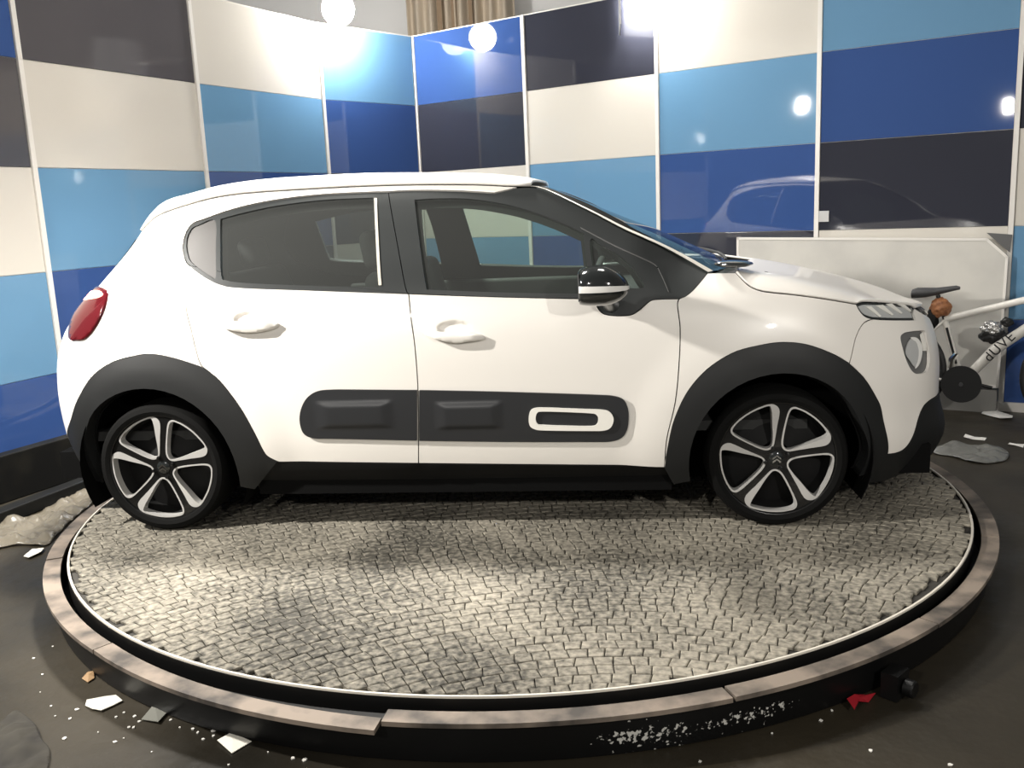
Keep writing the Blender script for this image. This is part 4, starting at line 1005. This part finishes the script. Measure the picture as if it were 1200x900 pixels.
# ---------------------------------------------------------------- floor clutter
def scrap(name, pts, m, label, cat, group=None, z=FZ, thick=.002, curl=.0, seed=0):
    P = [Vector((a, b)) for a, b in pts]; c = sum(P, Vector((0, 0)))/len(P); rd = random.Random(seed)
    zz = [z+.002+curl*rd.random() for _ in P]
    V = [(p.x, p.y, h) for p, h in zip(P, zz)]+[(c.x, c.y, z+.004+curl*.6)]+[(p.x, p.y, h+thick) for p, h in zip(P, zz)]+[(c.x, c.y, z+.004+curl*.6+thick)]
    n = len(P); Fc = []
    for i in range(n): j = (i+1) % n; Fc += [(j, i, n), (n+1+i, n+1+j, 2*n+1), (i, j, n+1+j, n+1+i)]
    return tag(MB().add(V, Fc).build(name, m), label, cat, group)
scrap('paper_scrap', [[-1.019, -1.926], [-1.028, -1.901], [-0.984, -1.88], [-0.953, -1.864], [-0.912, -1.898], [-0.926, -1.924], [-0.948, -1.958], [-0.983, -1.95]], M['paper'], 'torn white paper scrap with a wavy edge on the dark floor', 'paper', None, curl=0.006, seed=1)
scrap('paper_scrap', [[-0.516, -2.105], [-0.491, -2.065], [-0.416, -2.102], [-0.45, -2.161]], M['paper'], 'diamond shaped white paper scrap nearest the front of the skirt', 'paper', None, curl=0.004, seed=2)
scrap('tape_scrap', [[-0.797, -2.002], [-0.797, -1.916], [-0.734, -1.943], [-0.735, -2.019]], M['grey_tape'], 'grey strip of plastic lying against the foot of the black skirt', 'scrap', None, curl=0.01, seed=3)
scrap('bark_chip', [[-1.124, -1.766], [-1.13, -1.721], [-1.109, -1.721], [-1.084, -1.76], [-1.091, -1.787]], M['tan'], 'small tan chip on the floor behind the torn paper scrap', 'scrap', None, curl=0.012, seed=4)
scrap('paper_scrap', [[-2.03, -0.696], [-2.043, -0.612], [-1.991, -0.602], [-1.974, -0.655], [-1.992, -0.716]], M['paper'], 'small pale scrap on the floor in front of the plastic sheet', 'paper', None, curl=0.01, seed=5)
scrap('red_fragment', [[1.281, -1.873], [1.308, -1.849], [1.344, -1.834], [1.379, -1.81], [1.349, -1.848], [1.313, -1.877], [1.292, -1.914]], M['red'], 'broken red plastic fragment at the right foot of the skirt', 'scrap', None, curl=0.03, seed=6)
scrap('foam_scrap', [[3.023, 1.73], [3.061, 1.801], [3.134, 1.77], [3.192, 1.666], [3.15, 1.575], [3.08, 1.581], [3.056, 1.678]], M['flake'], 'white foam scrap at the foot of the right wall', 'scrap', None, curl=0.02, seed=7)
scrap('foam_scrap', [[2.702, 1.152], [2.726, 1.191], [2.763, 1.148], [2.814, 1.104], [2.789, 1.066], [2.732, 1.09]], M['flake'], 'thin white splinter on the floor behind the crumpled plastic', 'scrap', None, curl=0.01, seed=8)
scrap('foam_scrap', [[2.876, 0.964], [2.9, 1.0], [2.92, 0.98], [2.954, 0.94], [2.934, 0.904], [2.9, 0.944]], M['flake'], 'short white splinter on the floor right of the crumpled plastic', 'scrap', None, curl=0.01, seed=9)
scrap('wall_chip', [[-2.691, 0.771], [-2.691, 0.847], [-2.775, 0.988], [-2.679, 0.884], [-2.628, 0.768], [-2.634, 0.713]], M['flake'], 'pale chip on the black beam behind the rear wheel', 'scrap', None, curl=0.02, seed=10)
scrap('paint_peel', [[-1.133, -1.646], [-1.125, -1.634], [-1.05, -1.708], [-1.014, -1.747], [-1.022, -1.753], [-1.077, -1.703]], M['flake'], 'pale strip of peeled paint at the left foot of the skirt', 'scrap', None, curl=0.015, seed=21)
scrap('paint_peel', [[-0.978, -1.796], [-0.958, -1.779], [-0.918, -1.811], [-0.863, -1.841], [-0.828, -1.871], [-0.853, -1.872], [-0.91, -1.837]], M['flake'], 'pale peeled paint strip at the skirt foot beyond the torn paper', 'scrap', None, curl=0.015, seed=22)
fm = MB()
for (x, y, r) in [(-0.875, -1.961, 0.0048), (-0.886, -1.985, 0.0053), (-0.83, -1.979, 0.0071), (-0.817, -2.039, 0.0048), (-0.802, -2.039, 0.005), (-0.802, -2.007, 0.0054), (-0.661, -2.035, 0.0034), (-0.618, -2.042, 0.0051), (-0.595, -2.06, 0.0056), (-0.552, -2.049, 0.0065), (-0.802, -2.096, 0.003), (-1.13, -1.929, 0.004), (-1.081, -1.986, 0.003), (-1.026, -1.999, 0.0065), (-0.625, -2.269, 0.006), (-0.35, -2.15, 0.0027), (-0.27, -2.175, 0.0074), (-0.234, -2.182, 0.0073), (-1.281, -1.736, 0.0058), (-1.382, -1.626, 0.0056), (-1.293, -1.485, 0.0033), (-0.897, -2.068, 0.0026), (-0.564, -2.093, 0.0051), (-0.685, -2.16, 0.0028), (-0.438, -2.212, 0.0035), (-1.367, -1.538, 0.0037), (-1.217, -1.849, 0.0027), (-0.709, -1.995, 0.0048), (-0.541, -2.076, 0.0047), (-1.035, -1.946, 0.0067), (1.235, -1.893, 0.0051), (1.192, -1.948, 0.0057), (1.53, -1.356, 0.005), (1.289, -2.09, 0.0058), (0.835, -2.155, 0.0048), (1.046, -2.016, 0.0039), (1.471, -2.148, 0.0075), (-0.98, -2.102, 0.0075), (-0.819, -2.114, 0.0067)]:
    n = random.randint(4, 6); a0 = random.random()*6
    fm.prism([(r*random.uniform(.6, 1.2)*math.cos(a0+2*PI*i/n), r*random.uniform(.6, 1.2)*math.sin(a0+2*PI*i/n)) for i in range(n)], 0, .003, lambda a, b, h: (x+a, y+b, FZ+.0005+h))
o = tag(fm.build('litter_flecks', M['flake']), 'white flecks of dust and paint scattered over the dark floor', 'litter', None, 'stuff')
def crumple(name, outline, h, m, label, cat, seed, n=70, fine=9.):
    """thin crumpled sheet over an outline on the floor"""
    P = np.array(outline, float); Pd = densify(cr(P, 4, True), .03); lo, hi = Pd.min(0), Pd.max(0); st = max(hi-lo)/n
    gx, gy = np.meshgrid(np.arange(lo[0], hi[0], st), np.arange(lo[1], hi[1], st)); G = np.stack([gx.ravel(), gy.ravel()], 1)+np.random.RandomState(seed).uniform(-.2, .2, (gx.size, 2))*st
    G = G[inpoly(G, Pd)]; V2 = np.concatenate([Pd, G])
    vo, eo, fo, *_ = geometry.delaunay_2d_cdt([Vector(v) for v in V2], [(i, (i+1) % len(Pd)) for i in range(len(Pd))], [], 0, 1e-6)
    vo = np.array([(v.x, v.y) for v in vo]); cen = np.array([vo[list(f)].mean(0) for f in fo]); T = [tuple(f) for f, k in zip(fo, inpoly(cen, Pd)) if k]
    V = []
    for x, y in vo:
        e = min(1, min(np.hypot(Pd[:, 0]-x, Pd[:, 1]-y))/.05)
        k = abs(noise.noise(Vector((x*fine, y*fine, seed))))+.5*abs(noise.noise(Vector((x*fine*2.3, y*fine*2.3, seed+4))))
        V.append((x, y, FZ+.004+h*k*(.25+.75*e)))
    o = link(name, mesh(name, V, T, True), m); s = o.modifiers.new('thickness', 'SOLIDIFY'); s.thickness = .0015; s.offset = 1
    return tag(o, label, cat)
crumple('plastic_sheet', [[-2.317, -0.63], [-2.567, -0.282], [-2.45, -0.183], [-2.343, -0.133], [-2.36, 0.059], [-2.331, 0.115], [-2.318, 0.391], [-2.218, 0.323], [-2.14, 0.081], [-2.1, -0.165], [-2.035, -0.435], [-2.018, -0.559], [-2.163, -0.546]], 0.06, M['sheet'], 'crumpled clear plastic sheet on the floor left of the turntable', 'plastic sheet', 3)
crumple('plastic_scrap', [[2.414, 0.826], [2.594, 1.04], [2.682, 0.957], [2.788, 0.895], [2.811, 0.803], [2.74, 0.651], [2.633, 0.59], [2.554, 0.611], [2.487, 0.733]], 0.05, M['sheet_grey'], 'grey crumpled plastic scrap on the floor right of the car nose', 'plastic scrap', 8, n=26)
crumple('dark_cloth', [[-1.217, -2.27], [-1.27, -2.128], [-1.226, -2.037], [-1.216, -1.97], [-1.119, -2.034], [-1.047, -2.112], [-0.99, -2.162], [-0.936, -2.26], [-0.913, -2.353], [-1.03, -2.393]], 0.03, M['cloth'], 'dark olive cloth heap at the lower left edge of view', 'cloth', 5, fine=6.0)
for (x0, y0, x1, y1, w, h, lab) in ((-2.485, -0.332, -2.307, 0.391, .09, .07, 'black beam lying nearest the plastic sheet, left of the turntable'), (-2.729, 0.013, -2.524, 0.601, .08, .26, 'taller black beam behind the other along the left wall')):
    a = Vector((x0, y0, 0)); b = Vector((x1, y1, 0)); d = (b-a).normalized(); n = Vector((-d.y, d.x, 0)); L = (b-a).length
    o = MB().box((L/2, 0, FZ+h/2+.001), (L, w, h)).build('beam', M['beam']); o.matrix_world = Matrix(((d.x, n.x, 0, a.x), (d.y, n.y, 0, a.y), (0, 0, 1, 0), (0, 0, 0, 1)))
    bv = o.modifiers.new('edge', 'BEVEL'); bv.width = .006; bv.segments = 2; tag(o, lab, 'beam', 'black beams by the left wall')
jb = empty('drive_roller', (1.434, -1.804, FZ)); tag(jb, 'black drive roller box beside the skirt at the right', 'drive roller'); jb.rotation_euler = (0, 0, .85)
o = MB().box((0, 0, .042), (.075, .05, .08)).build('housing', M['black_paint'], jb)
MB().lathe([(0, -.016), (.022, -.016), (.026, -.012), (.026, .012), (.022, .016), (0, .016)], 20, 'y', (0, -.045, .04)).build('roller', M['black_paint'], jb, 40)
